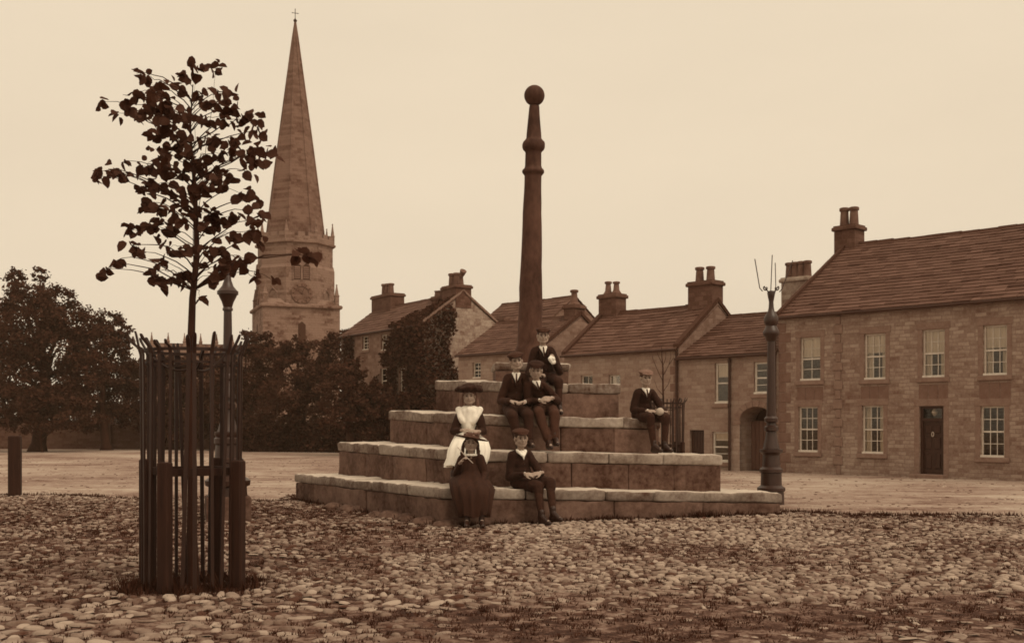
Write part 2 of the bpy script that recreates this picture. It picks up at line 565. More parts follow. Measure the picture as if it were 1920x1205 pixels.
def boy(label, J, yaw, hyaw, hpitch=0, hroll=0, hs=1.06, coat='coat', trousers='trouser', capm='cap', collar='shirt', smile=False, hair='hair_dark', bw=1.0, knickers=True, cap_brim=1.0, open_coat=True, socks='stocking'):
    c = J['head']
    R = rot_h(hyaw, hpitch, hroll)
    fwd = Vector((math.sin(yaw), -math.cos(yaw), 0))
    side = Vector((math.cos(yaw), math.sin(yaw), 0))     # towards the viewer's right
    hs *= 1.12
    pel = J['pelvis']
    neck = c + Vector((0, 0, -.128 * hs)) - fwd * .035
    up = (neck - pel).normalized()
    chest = neck.lerp(pel, .42) - fwd * .02
    for k, sg in (('a', -1), ('b', 1)):
        q = neck + side * sg * .135 * bw
        J['sh' + k] = Vector((q.x, q.y + .01, neck.z - .085 + .01 * sg * hroll * 5))
    Rt = Matrix((side, up.cross(side).normalized(), up)).transposed()
    b = Blob()
    head_shapes(b, c, R, hs)
    b.cap(neck - up * .06, .056, c - R @ Vector((0, .015, .05)) * hs, .047)
    b.chain([pel, pel.lerp(chest, .5), chest], [.09 * bw, .08 * bw, .085 * bw])
    b.cap(chest, .08 * bw, neck - up * .03, .055)
    for k, sg in (('a', -1), ('b', 1)):
        sh, el, wr = J['sh' + k], J['el' + k], J['wr' + k]
        b.cap(neck - up * .05, .05, sh, .045)
        b.chain([sh, el, wr], [.046, .037, .026])
        hand_shapes(b, wr, J['hd' + k], J.get('hn' + k, Vector((0, -.4, 1))), (1 if k == 'a' else -1) * J.get('th', 1), J.get('hsz', 1.02), J.get('curl', 1.0))
        kn, an, to = J['kn' + k], J['an' + k], J['to' + k]
        hip = pel + side * sg * .085 + fwd * .03
        b.chain([pel, hip, kn, an], [.09, .07, .048, .03])
        b.chain([an, to], [.036, .028])
    root = b.build('person', M['skin'], None, .009, 3)
    tag(root, label, 'boy', 'children on the market cross')
    fc0 = c
    face_parts(root, c, R, hs, smile)
    # hair under the cap
    b = Blob()
    P = lambda x, y, z: c + R @ (Vector((x, y, z)) * hs)
    b.ell(P(0, -.022, .045), (.084 * hs, .094 * hs, .086 * hs), R)
    b.ell(P(0, -.055, -.005), (.070 * hs, .052 * hs, .055 * hs), R)
    b.cap(P(-.05, .062, .066), .014 * hs, P(.05, .062, .066), .014 * hs)
    b.build('hair', M[hair], root, .010, 2)
    cap_hat(root, c, R, hs, capm, cap_brim)
    # jacket
    b = Blob()
    b.ell(chest + up * .0, (.158 * bw, .122 * bw, .16), Rt)
    b.ell(pel.lerp(chest, .5), (.162 * bw, .132 * bw, .17), Rt)
    b.ell(pel + up * .05, (.19 * bw, .155 * bw, .13), Rt)
    b.cap(neck - up * .05 - fwd * .015, .068, chest + up * .06, .11 * bw)
    for k, sg in (('a', -1), ('b', 1)):
        sh, el, wr = J['sh' + k], J['el' + k], J['wr' + k]
        b.cap(neck - up * .045, .055, sh - up * .005, .066)
        e2 = el.lerp(wr, .88)
        b.chain([sh, sh.lerp(el, .5), el, e2], [.068, .066, .062, .047])
        hip = pel + side * sg * .1 + fwd * .07
        b.cap(pel + up * .06 + side * sg * .09, .10, hip - up * .02, .095)
    jk = b.build('jacket', M[coat], root, .0115, 3, .015, 8)
    for k in 'ab':
        el, wr = J['el' + k], J['wr' + k]
        d = (wr - el).normalized()
        b = Blob()
        b.cap(wr - d * .035, .034, wr - d * .018, .033)
        link('shirt_cuff', to_mesh(b), M['white' if collar != 'none' else coat], root, True)
    # lapels and shirt front
    fc = chest + up * .10 + fwd * .115 * bw
    nk = neck - up * .015
    if collar == 'shirt' or collar == 'wide':
        b = Blob()
        wd = 1.0 if collar == 'shirt' else 1.25
        apex = chest + up * (.03 if collar == 'shirt' else .06) + fwd * .158 * bw
        for sg in (-1, 1):
            b.chain([nk + side * sg * .05 - fwd * .03, nk + side * sg * .048 * wd + fwd * .055 - up * .01, apex.lerp(nk + fwd * .09, .45) + side * sg * .016 * wd + up * .0], [.018 * wd, .022 * wd, .012 * wd])
        b.chain([nk + fwd * .055 - up * .02, apex.lerp(nk + fwd * .09, .4), apex], [.03, .022, .008])
        link_o = b.build('shirt_collar', M['white'], root, .009, 2)
    if collar == 'shirt':
        b = Blob()
        b.chain([nk + fwd * .088 - up * .018, apex.lerp(nk + fwd * .09, .35) + fwd * .022, apex + fwd * .008], [.013, .016, .010])
        b.build('necktie', M['trouser2'], root, .007, 2)
    if open_coat:
        b = Blob()
        for sg in (-1, 1):
            b.chain([nk + side * sg * .075 + fwd * .04 - up * .03, chest + up * .07 + side * sg * .055 + fwd * .135 * bw, chest + up * .005 + side * sg * .008 + fwd * .150 * bw], [.018, .022, .010])
        b.build('lapels', M[coat], jk, .009, 2)
    for q in (.0, -.09, -.18):
        b = Blob()
        b.ell(chest + up * (q - .01) + fwd * (.142 + (.012 if q < -.05 else .004)) * bw + side * .012, (.009, .006, .009), Rt, 10, 6)
        link('button', to_mesh(b), M['boot'], jk, True)
    # trousers or knickerbockers
    b = Blob()
    b.ell(pel - up * .01, (.165 * bw, .13, .115), Rt)
    for k, sg in (('a', -1), ('b', 1)):
        kn, an = J['kn' + k], J['an' + k]
        hip = pel + side * sg * .088 + fwd * .03
        b.chain([hip, hip.lerp(kn, .5), kn], [.112, .102, .088])
        if knickers:
            b.chain([kn, kn.lerp(an, .18)], [.088, .074])
            b.cap(kn.lerp(an, .18), .074, kn.lerp(an, .25), .062)
        else:
            b.chain([kn, kn.lerp(an, .5), an + Vector((0, 0, .02))], [.086, .074, .064])
    b.build('trousers', M[trousers], root, .0115, 3, .015, 8)
    for k in 'ab':
        kn, an, to = J['kn' + k], J['an' + k], J['to' + k]
        if knickers:
            b = Blob()
            b.chain([kn.lerp(an, .08), kn.lerp(an, .4), an], [.062, .064, .045])
            b.build('stocking', M[socks], root, .011, 2, .003, 14)
        b = Blob()
        d = (to - an)
        d.z = 0
        d.normalize()
        sole = J['so' + k] if 'so' + k in J else to.z - .035
        heel = Vector((an.x, an.y, sole + .035)) - d * .035
        b.cap(an + Vector((0, 0, .07)), .048, an, .046)
        b.cap(an, .046, heel, .038)
        b.chain([heel, Vector((an.x, an.y, sole + .04)) + d * .06, to], [.038, .043, .034])
        b.cap(an + d * .02, .044, to - d * .05 + Vector((0, 0, .012)), .036)
        b.build('boot', M['boot'], root, .0095, 2)
    return root

def J_px(Y, **kw):
    """joints from (column, row, depth offset)"""
    out = {}
    for k, v in kw.items():
        out[k] = at(v[0], v[1], Y + (v[2] if len(v) > 2 else 0))
    return out

# --- boy on the lowest step
J = J_px(16.2, head=(977, 823, -.05), neck=(977, 850, -.0), chest=(976, 868, .0), pelvis=(978, 903, .05),
         sha=(955, 862, .02), shb=(1000, 860, .0), ela=(955, 895, -.06), elb=(1013, 889, -.05), wra=(985, 888, -.33), wrb=(1014, 886, -.33),
         kna=(1008, 912, -.42), knb=(1031, 904, -.40), ana=(1016, 962, -.60), anb=(1037, 955, -.62), toa=(1031, 981, -.76), tob=(1052, 973, -.80))
J['hda'] = Vector((.8, -.35, -.1)); J['hdb'] = Vector((-.75, -.35, -.12)); J['hna'] = Vector((.1, -.7, .7)); J['hnb'] = Vector((-.1, -.7, .7))
J['toa'].z = .045; J['tob'].z = .10; J['ana'].z = .12; J['anb'].z = .17
boy('boy in flat cap and wide white collar sitting on the lowest step, hands together', J, .35, .28, -.02, .04, 1.06, 'coat', 'trouser', 'cap', 'wide', knickers=True, open_coat=False)

# --- smiling boy on the left of the group
J = J_px(17.55, head=(968, 679, -.1), neck=(968, 706, -.02), chest=(965, 726, .0), pelvis=(964, 763, .1),
         sha=(940, 718, .0), shb=(991, 717, .02), ela=(938, 752, -.05), elb=(1000, 752, .02), wra=(958, 752, -.36), wrb=(984, 753, -.36),
         kna=(961, 780, -.52), knb=(990, 778, -.50), ana=(972, 828, -.52), anb=(993, 826, -.55), toa=(977, 840, -.72), tob=(1000, 836, -.75))
for k in 'ab':
    J['to' + k].z = max(J['to' + k].z, 1.10); J['an' + k].z = max(J['an' + k].z, 1.17)
J['hda'] = Vector((.75, -.5, -.05)); J['hdb'] = Vector((-.55, -.6, -.05)); J['hna'] = Vector((.2, -.3, .9)); J['hnb'] = Vector((-.2, -.3, .9))
boy('grinning boy in a tilted flat cap, seated directly above the boy on the lowest step', J, .10, .15, .02, .16, 1.10, 'coat2', 'trouser', 'cap', 'shirt', True, knickers=False)

# --- boy in the middle of the group, face in shade
J = J_px(17.62, head=(1005, 695, -.22), neck=(1011, 720, -.10), chest=(1015, 735, -.03), pelvis=(1020, 764, .06),
         sha=(990, 727, -.02), shb=(1041, 727, -.02), ela=(990, 756, -.1), elb=(1046, 752, -.05), wra=(1013, 750, -.38), wrb=(1034, 746, -.36),
         kna=(1010, 774, -.48), knb=(1040, 776, -.48), ana=(1028, 826, -.62), anb=(1041, 822, -.60), toa=(1034, 838, -.84), tob=(1046, 830, -.84))
for k in 'ab':
    J['an' + k].z = max(J['an' + k].z, 1.15)
J['toa'].z = 1.09; J['tob'].z = 1.14
J['hda'] = Vector((.7, -.35, .1)); J['hdb'] = Vector((-.7, -.3, .0)); J['hna'] = Vector((.1, -.8, .5)); J['hnb'] = Vector((-.1, -.8, .5))
boy('boy with a dark cap pulled low and shaded face, right of the grinning boy', J, .05, -.05, -.22, -.06, 1.06, 'coat2', 'trouser2', 'felt', 'shirt', knickers=False)

# --- boy sitting highest, at the shaft
J = J_px(18.25, head=(1018, 631, -.12), neck=(1017, 655, -.02), chest=(1018, 676, .0), pelvis=(1022, 708, .1),
         sha=(994, 666, .0), shb=(1042, 666, .02), ela=(990, 700, -.05), elb=(1050, 698, -.1), wra=(1008, 702, -.30), wrb=(1040, 679, -.30),
         kna=(1013, 722, -.44), knb=(1047, 716, -.44), ana=(1014, 764, -.52), anb=(1049, 764, -.52), toa=(1012, 777, -.68), tob=(1053, 776, -.68))
for k in 'ab':
    J['to' + k].z = max(J['to' + k].z, 1.63); J['an' + k].z = max(J['an' + k].z, 1.70)
J['hda'] = Vector((.8, -.45, .0)); J['hdb'] = Vector((-.3, -.35, .75)); J['hna'] = Vector((.1, -.3, .9)); J['hnb'] = Vector((.4, -.8, .3))
boy('boy seated highest, at the foot of the shaft, holding up something white', J, .08, .05, 0, -.04, 1.04, 'coat', 'trouser', 'cap', 'shirt', knickers=True)
b = Blob()
p = at(1033, 672, 17.82)
rr_ = random.Random(4)
for k in range(9):
    b.ell(p + Vector((rr_.gauss(0, .022), rr_.gauss(0, .012), rr_.gauss(0, .034))), (.034, .026, .036))
o = b.build('handkerchief', M['white'], None, .008, 1, .008, 26)
tag(o, 'crumpled white handkerchief held before the chest of the topmost boy', 'handkerchief')

# --- lone boy at the right
J = J_px(18.3, head=(1211, 710, -.12), neck=(1208, 731, -.02), chest=(1206, 748, .0), pelvis=(1203, 777, .08),
         sha=(1188, 740, .0), shb=(1231, 739, .0), ela=(1188, 768, -.08), elb=(1240, 765, -.06), wra=(1215, 770, -.36), wrb=(1247, 772, -.36),
         kna=(1219, 783, -.46), knb=(1248, 783, -.48), ana=(1226, 831, -.50), anb=(1246, 831, -.52), toa=(1240, 842, -.68), tob=(1259, 842, -.70))
for k in 'ab':
    J['to' + k].z = 1.02; J['an' + k].z = 1.09
J['hda'] = Vector((.85, -.35, -.05)); J['hdb'] = Vector((-.75, -.4, -.05)); J['hna'] = Vector((.1, -.5, .8)); J['hnb'] = Vector((-.1, -.5, .8))
boy('lone boy in a pale peaked cap sitting apart at the right end of the steps', J, .32, .18, -.02, 0, 1.03, 'coat', 'trouser', 'cap_light', 'shirt', knickers=True, cap_brim=1.2)
mb = MB()
p = at(1237.5, 771.5, 17.84)
rb = .066
mb.lathe([(p.z + rb * math.sin(a), max(.002, rb * math.cos(a))) for a in np.linspace(-math.pi / 2, math.pi / 2, 13)], p.x, p.y, 18)
o = mb.build('ball', M['wood_pale'])
auto_smooth(o, 70)
tag(o, 'pale round ball in the hands of the lone boy on the right', 'ball')

# --- girls
def loft(name, ringsp, mat, root, folds=18, amp=.05, n=72, seed=0, closed_top=True):
    sets = []
    m = len(ringsp)
    rr_ = random.Random(seed)
    ph = [rr_.random() * 6.28 for _ in range(4)]
    for i, (cx, cy, z, rx, ry, fa) in enumerate(ringsp):
        q = []
        for j in range(n):
            th = 2 * math.pi * j / n
            f = 1 + fa * amp * (math.sin(folds * th + ph[0] + .4 * math.sin(3 * th + ph[1])) + .5 * math.sin(folds * .5 * th + ph[2]))
            zz = z + .012 * fa * math.sin(5 * th + ph[3])
            q.append((cx + rx * f * math.cos(th), cy + ry * f * math.sin(th), zz))
        sets.append(q)
    mb = MB()
    mb.rings(sets, cap=True)
    o = mb.build(name, M[mat], root)
    auto_smooth(o, 70)
    return o

def girl(label, J, yaw, hyaw, hpitch, hroll, hs, sleeve, hair):
    hs *= 1.1
    c = J['head']
    R = rot_h(hyaw, hpitch, hroll)
    fwd = Vector((math.sin(yaw), -math.cos(yaw), 0))
    side = Vector((math.cos(yaw), math.sin(yaw), 0))
    pel = J['pelvis']
    neck = c + Vector((0, 0, -.128 * hs)) - fwd * .03
    up = (neck - pel).normalized()
    chest = neck.lerp(pel, .42) - fwd * .01
    for k, sg in (('a', -1), ('b', 1)):
        q = neck + side * sg * .122
        J['sh' + k] = Vector((q.x, q.y + .01, neck.z - .075))
    J['neck'], J['chest'] = neck, chest
    Rt = Matrix((side, up.cross(side).normalized(), up)).transposed()
    b = Blob()
    head_shapes(b, c, R, hs)
    b.cap(neck - up * .05, .05, c - R @ Vector((0, .015, .05)) * hs, .042)
    b.chain([pel, pel.lerp(chest, .5), chest], [.10, .09, .10])
    b.cap(chest, .095, neck - up * .02, .055)
    for k, sg in (('a', -1), ('b', 1)):
        sh, el, wr = J['sh' + k], J['el' + k], J['wr' + k]
        b.cap(neck - up * .04, .04, sh, .038)
        b.chain([sh, el, wr], [.038, .031, .022])
        hand_shapes(b, wr, J['hd' + k], J.get('hn' + k, Vector((0, -.4, 1))), (1 if k == 'a' else -1), .92, 1.0)
        kn, an, to = J['kn' + k], J['an' + k], J['to' + k]
        hip = pel + side * sg * .075 + fwd * .03
        b.chain([pel, hip, kn, an], [.09, .075, .052, .033])
        b.chain([an, to], [.033, .026])
    root = b.build('person', M['skin'], None, .009, 3)
    tag(root, label, 'girl', 'children on the market cross')
    face_parts(root, c, R, hs, True)
    for k in 'ab':
        kn, an, to = J['kn' + k], J['an' + k], J['to' + k]
        b = Blob()
        b.chain([kn.lerp(an, .1), kn.lerp(an, .45), an], [.047, .053, .039])
        b.build('stocking', M['stocking'], root, .011, 2)
        b = Blob()
        d = to - an; d.z = 0; d.normalize()
        b.cap(an + Vector((0, 0, .08)), .045, an, .042)
        b.chain([an - d * .03 - Vector((0, 0, .035)), an + d * .05 - Vector((0, 0, .03)), to], [.034, .038, .030])
        b.cap(an, .042, an - d * .03 - Vector((0, 0, .035)), .034)
        b.build('boot', M['boot'], root, .0095, 2)
    b = Blob()
    P = lambda x, y, z: c + R @ (Vector((x, y, z)) * hs)
    b.ell(P(0, -.025, .045), (.086 * hs, .094 * hs, .088 * hs), R)
    b.cap(P(-.055, .058, .06), .018 * hs, P(.055, .058, .06), .018 * hs)
    for sg in (-1, 1):
        b.chain([P(sg * .082, -.01, .03), P(sg * .098, -.015, -.05), P(sg * .108, -.02, -.13), P(sg * .10, -.03, -.21)], [.022 * hs, .026 * hs, .027 * hs, .014 * hs])
    b.cap(P(0, -.07, .02), .07 * hs, P(0, -.085, -.16), .06 * hs)
    b.build('hair', M[hair], root, .0095, 2, .008, 24)
    b = Blob()
    for k, sg in (('a', -1), ('b', 1)):
        sh, el, wr = J['sh' + k], J['el' + k], J['wr' + k]
        b.cap(neck - up * .05, .05, sh, .062)
        b.chain([sh, sh.lerp(el, .5), el, el.lerp(wr, .85)], [.070, .072, .062, .038])
    b.ell(chest + up * .01, (.150, .108, .15), Rt)
    b.ell(pel.lerp(chest, .45), (.135, .105, .15), Rt)
    b.cap(neck - up * .045, .06, chest + up * .05, .10)
    b.build('bodice', M[sleeve], root, .011, 3, .008, 10)
    return root, c, R, fwd, side, up

# girl in the white pinafore
J = J_px(16.45, head=(880, 744, -.06), neck=(880, 770, 0), chest=(879, 788, 0), pelvis=(877, 828, .05),
         sha=(860, 779, 0), shb=(899, 779, 0), ela=(851, 808, -.06), elb=(906, 808, -.06), wra=(868, 806, -.26), wrb=(896, 808, -.26),
         kna=(861, 850, -.36), knb=(893, 850, -.36), ana=(850, 893, -.42), anb=(896, 895, -.42), toa=(845, 905, -.55), tob=(898, 908, -.55))
J['hda'] = Vector((.8, -.4, .1)); J['hdb'] = Vector((-.8, -.4, .1))
for k in 'ab':
    J['to' + k].z = .60; J['an' + k].z = .66
root, c, R, fwd, side, up = girl('girl in a white pinafore and big dark hat on the second step', J, -.05, 0, -.02, .03, 1.03, 'coat', 'hair_fair')
b = Blob()
P = lambda x, y, z: c + R @ (Vector((x, y, z)) * 1.03)
rr_ = random.Random(3)
b.ell(P(0, -.02, .095), (.20, .19, .032), R)
for k in range(12):
    a = 2 * math.pi * k / 12
    b.ell(P(.145 * math.cos(a), -.02 + .14 * math.sin(a), .10 + rr_.uniform(0, .045)), (.066, .066, .042), R)
b.ell(P(0, -.02, .135), (.125, .13, .07), R)
b.build('hat', M['felt'], root, .010, 2, .012, 18)
ch, nk, pe = J['chest'], J['neck'], J['pelvis']
Rt = Matrix((side, up.cross(side).normalized(), up)).transposed()
b = Blob()
b.ell(ch + up * .0 + fwd * .03, (.128, .108, .16), Rt)
b.ell(pe.lerp(ch, .45) + fwd * .03, (.115, .10, .13), Rt)
b.cap(nk - up * .05 + fwd * .04, .062, ch + up * .05 + fwd * .04, .10)
b.chain([nk - up * .05 + fwd * .075, ch + up * .04 + fwd * .10, ch - up * .06 + fwd * .10], [.05, .06, .07])
for sg in (-1, 1):
    b.chain([nk - up * .07 + side * sg * .06 + fwd * .06, ch + up * .03 + side * sg * .06 + fwd * .09], [.05, .05])
for sg in (-1, 1):      # wing collar over the shoulders
    b.chain([nk - up * .03 + side * sg * .05 + fwd * .03, nk - up * .045 + side * sg * .17 + fwd * .0], [.045, .042])
    b.chain([nk - up * .045 + side * sg * .16 + fwd * .02, ch + up * .06 + side * sg * .11 + fwd * .095, ch + side * sg * .07 + fwd * .11], [.05, .054, .056])
    b.cap(nk - up * .04 + side * sg * .05 - fwd * .04, .04, nk - up * .055 + side * sg * .13 - fwd * .02, .036)
pf = b.build('pinafore_bib', M['white'], root, .010, 2, .006, 16)
kx, ky = (J['kna'].x + J['knb'].x) / 2, (J['kna'].y + J['knb'].y) / 2
zt = pe.z + .17
loft('pinafore_skirt', [(pe.x, pe.y + .0, zt, .125, .105, .1), (pe.x, pe.y - .03, zt - .08, .20, .18, .4), (kx + .02, (pe.y + ky) / 2, zt - .16, .27, .29, .7), (kx + .01, ky + .12, zt - .28, .31, .27, 1), (kx - .01, ky + .05, zt - .42, .305, .22, 1.3), (kx - .05, ky + .02, zt - .52, .30, .20, 1.5), (kx - .05, ky + .02, zt - .525, .27, .17, 1.5)], 'white', pf, 14, .05, seed=2)

# girl in the dark dress
J = J_px(15.62, head=(883, 832, -.10), neck=(882, 848, -.02), chest=(881, 866, 0), pelvis=(881, 903, .05),
         sha=(862, 858, 0), shb=(902, 858, 0), ela=(856, 888, -.05), elb=(909, 888, -.04), wra=(864, 866, -.30), wrb=(903, 905, -.30),
         kna=(868, 914, -.38), knb=(899, 914, -.38), ana=(876, 965, -.44), anb=(903, 966, -.44), toa=(874, 984, -.58), tob=(905, 985, -.58))
J['hda'] = Vector((.5, -.5, .6)); J['hdb'] = Vector((-.2, -.5, -.6))
for k in 'ab':
    J['to' + k].z = .045; J['an' + k].z = .11
root, c, R, fwd, side, up = girl('girl in a long dark dress and flowered straw hat sitting on the lowest step', J, .0, .02, .06, -.08, .98, 'dress', 'hair_dark')
P = lambda x, y, z: c + R @ (Vector((x, y, z)) * .98)
Rb = R @ Matrix.Rotation(-.10, 3, 'Y')
b = Blob()
b.ell(P(0, -.01, .088), (.262, .245, .017), Rb)
b.ell(P(0, -.015, .11), (.118, .125, .058), Rb)
ht = b.build('straw_hat', M['straw'], root, .009, 2)
b = Blob()
for k in range(26):
    a = rr_.uniform(0, 6.28)
    b.ell(P(.10 * math.cos(a), -.015 + .11 * math.sin(a), .125 + rr_.uniform(-.01, .045)), (.022, .022, .016), R, 8, 6)
link('hat_flowers', to_mesh(b), M['cap_light'], ht, True)
ch, nk, pe = J['chest'], J['neck'], J['pelvis']
b = Blob()
for k in range(9):
    a = -2.2 + 4.4 * k / 8
    b.ell(nk - up * .02 + side * .075 * math.sin(a) + fwd * .07 * math.cos(a), (.032, .028, .020))
b.build('collar', M['white'], root, .007, 1)
kx, ky = (J['kna'].x + J['knb'].x) / 2, (J['kna'].y + J['knb'].y) / 2
loft('dress_skirt', [(ch.x, ch.y, ch.z + .07, .125, .105, .05), (ch.x, ch.y - .01, ch.z - .06, .145, .125, .35), (pe.x, pe.y - .03, pe.z + .12, .20, .18, .6), (pe.x, (pe.y * .6 + ky * .4), pe.z + .03, .28, .27, .8), (kx + .015, ky + .13, pe.z - .08, .305, .26, 1),
                     (kx + .02, ky + .06, pe.z - .2, .275, .20, 1.2), (kx + .03, ky + .02, pe.z - .33, .24, .165, 1.4), (kx + .03, ky + .01, .17, .225, .155, 1.6), (kx + .03, ky + .01, .165, .20, .13, 1.6)], 'dress', root, 13, .05, seed=5)
mb = MB()
mb.tube([at(858, 838, 15.2), at(874, 856, 15.18), at(887, 868, 15.16)], [.006, .006, .005], 7)
o = mb.build('stick', M['wood_pale'])
tag(o, 'thin pale stick held slantwise across the dark dress of the girl in the straw hat', 'stick')
# ------------------------------------------------------------------ ground
def mat_gravel():
    m, nt, b, out = new_mat('trodden_gravel')
    v = coords(nt)
    big = noise_node(nt, v, .22, 5, .6)
    mid = noise_node(nt, coords(nt, (.5, 1.6, 1)), .9, 7, .75)
    fin = noise_node(nt, v, 26, 6, .75)
    pat = noise_node(nt, v, 3.2, 7, .75)
    f = math_node(nt, 'ADD', math_node(nt, 'MULTIPLY', math_node(nt, 'ADD', big, mid), .28), math_node(nt, 'MULTIPLY', math_node(nt, 'ADD', fin, pat), .22))
    c = ramp(nt, f, [(.43, .08), (.50, .25), (.57, .40)])
    nt.links.new(c, b.inputs['Base Color'])
    b.inputs['Roughness'].default_value = .95
    bump(nt, b, fin, .7, .02)
    return m

def mat_earth():
    m, nt, b, out = new_mat('earth_between_cobbles')
    v = coords(nt)
    big = noise_node(nt, v, 5.5, 6, .7)
    fin = noise_node(nt, v, 24, 7, .75)
    wide = noise_node(nt, v, .5, 3, .5)
    f = math_node(nt, 'ADD', math_node(nt, 'MULTIPLY', big, .55), math_node(nt, 'ADD', math_node(nt, 'MULTIPLY', fin, .3), math_node(nt, 'MULTIPLY', wide, .2)))
    c = ramp(nt, f, [(.45, .02), (.51, .045), (.56, .15), (.67, .30)])
    nt.links.new(c, b.inputs['Base Color'])
    b.inputs['Roughness'].default_value = .95
    bump(nt, b, fin, .8, .03)
    return m

g = MB()
g.add([(-400, -30, 0), (400, -30, 0), (400, 900, 0), (-400, 900, 0)], [(0, 1, 2, 3)])
tag(g.build('ground', mat_gravel()), kind='structure')

# cobbled patch round the cross: its far edge runs from (left, far) to (right, near), behind the steps
def cob_far(x):
    return 22.3 + (16.9 - 22.3) * (x + 10.5) / 18.5 + .25 * math.sin(x * 1.9) + (1.6 if -4.5 < x < 4 else 0)

NX = 60
xs = np.linspace(-16, 12, NX)
vs = [(x, 5.0, .004) for x in xs] + [(x, cob_far(x), .004) for x in xs]
e = MB()
e.add(vs, [(i, i + 1, i + 1 + NX, i + NX) for i in range(NX - 1)])
tag(e.build('cobbled_pavement_bed', mat_earth()), kind='structure')

# step plan: N = corner towards the lens, L, R, B (see market cross)
N1, L1, R1 = np.array([-1.01, 15.5]), np.array([-4.15, 20.9]), np.array([4.31, 17.5])
B1 = L1 + R1 - N1
C1 = (L1 + R1) / 2

def inside_quad(x, y, grow=0.0):
    q = [N1, R1, B1, L1]
    for i in range(4):
        a, b = q[i], q[(i + 1) % 4]
        d = b - a
        if (d[0] * (y - a[1]) - d[1] * (x - a[0])) / np.hypot(*d) < -grow:
            return False
    return True

def make_cobbles():
    V, T, Ls = [], [], []
    nseg, rings = 10, [(1.0, -.35), (.93, .45), (.62, .86)]
    off = 0
    y = 5.6
    count = 0
    while y < 23.5:
        pitch = .08 + .03 * random.random() + (.04 if y < 9.2 else 0)
        x = -15.5 + random.random() * .3
        while x < 11.5:
            w = random.choice((.055, .065, .08, .09, .11, .13)) * random.uniform(.85, 1.15) * (1.55 if y < 9.0 and x < .5 else 1)
            cx, cy = x + w / 2, y + random.uniform(-.5, .5) * pitch
            x += w * random.uniform(.97, 1.12)
            if abs(cx) > .52 * cy + 1.0 or cy > cob_far(cx) - .1:
                continue
            if inside_quad(cx, cy, .10):
                continue
            if math.hypot(cx + 2.87, cy - 9.75) < .62 and random.random() < .9:
                continue
            n1 = mnoise.noise(Vector((cx * .45, cy * .45, 3.1)))
            n2 = mnoise.noise(Vector((cx * 1.6, cy * 1.6, 9.1)))
            # a worn earth strip in the right foreground, where few stones show
            strip = 1 if (cy < 9.0 + .25 * math.sin(cx * 2) and cx > -.3 + .5 * n2) else 0
            pr = .74 + .5 * n2 - (.3 if strip else 0) - (.2 if n1 < -.2 else 0) + (.15 if y < 9 else 0)
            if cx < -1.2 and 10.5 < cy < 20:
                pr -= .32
            if random.random() > pr:
                continue
            a = w * .5 * random.uniform(.78, .97)
            b = pitch * .5 * random.uniform(.62, .95)
            h = random.uniform(.006, .026) * (1 if not strip else .5)
            z0 = .006 + .02 * n1
            rot = random.gauss(0, .35)
            ph = random.random() * 6.28
            k1, k2 = random.uniform(-.2, .2), random.uniform(-.18, .18)
            tl, tx = random.gauss(0, .12), random.gauss(0, .12)
            tone = min(1, max(0, random.gauss(.52 + .3 * n1, .26)))
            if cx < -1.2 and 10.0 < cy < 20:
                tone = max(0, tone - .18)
            cr, sr = math.cos(rot), math.sin(rot)
            for (rr, hz) in rings:
                for j in range(nseg):
                    th = 2 * math.pi * j / nseg
                    q = 1 + k1 * math.cos(2 * th + ph) + k2 * math.cos(3 * th + 2 * ph)
                    ct, st = math.cos(th), math.sin(th)
                    px, py = a * rr * q * math.copysign(abs(ct) ** .8, ct), b * rr * q * math.copysign(abs(st) ** .8, st)
                    V.append((cx + px * cr - py * sr, cy + px * sr + py * cr, z0 + h * hz + tl * px + tx * py))
                    T.append(tone)
            V.append((cx, cy, z0 + h))
            T.append(tone)
            for r in range(len(rings) - 1):
                for j in range(nseg):
                    A, Bq = off + r * nseg + j, off + r * nseg + (j + 1) % nseg
                    Ls += [A, Bq, Bq + nseg, A, Bq + nseg, A + nseg]
            top = off + len(rings) * nseg
            for j in range(nseg):
                Ls += [off + (len(rings) - 1) * nseg + j, off + (len(rings) - 1) * nseg + (j + 1) % nseg, top]
            off = top + 1
            count += 1
        y += pitch * .97
    print('cobbles', count)
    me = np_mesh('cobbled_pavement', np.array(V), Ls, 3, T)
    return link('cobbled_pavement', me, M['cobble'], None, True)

tag(make_cobbles(), kind='structure')

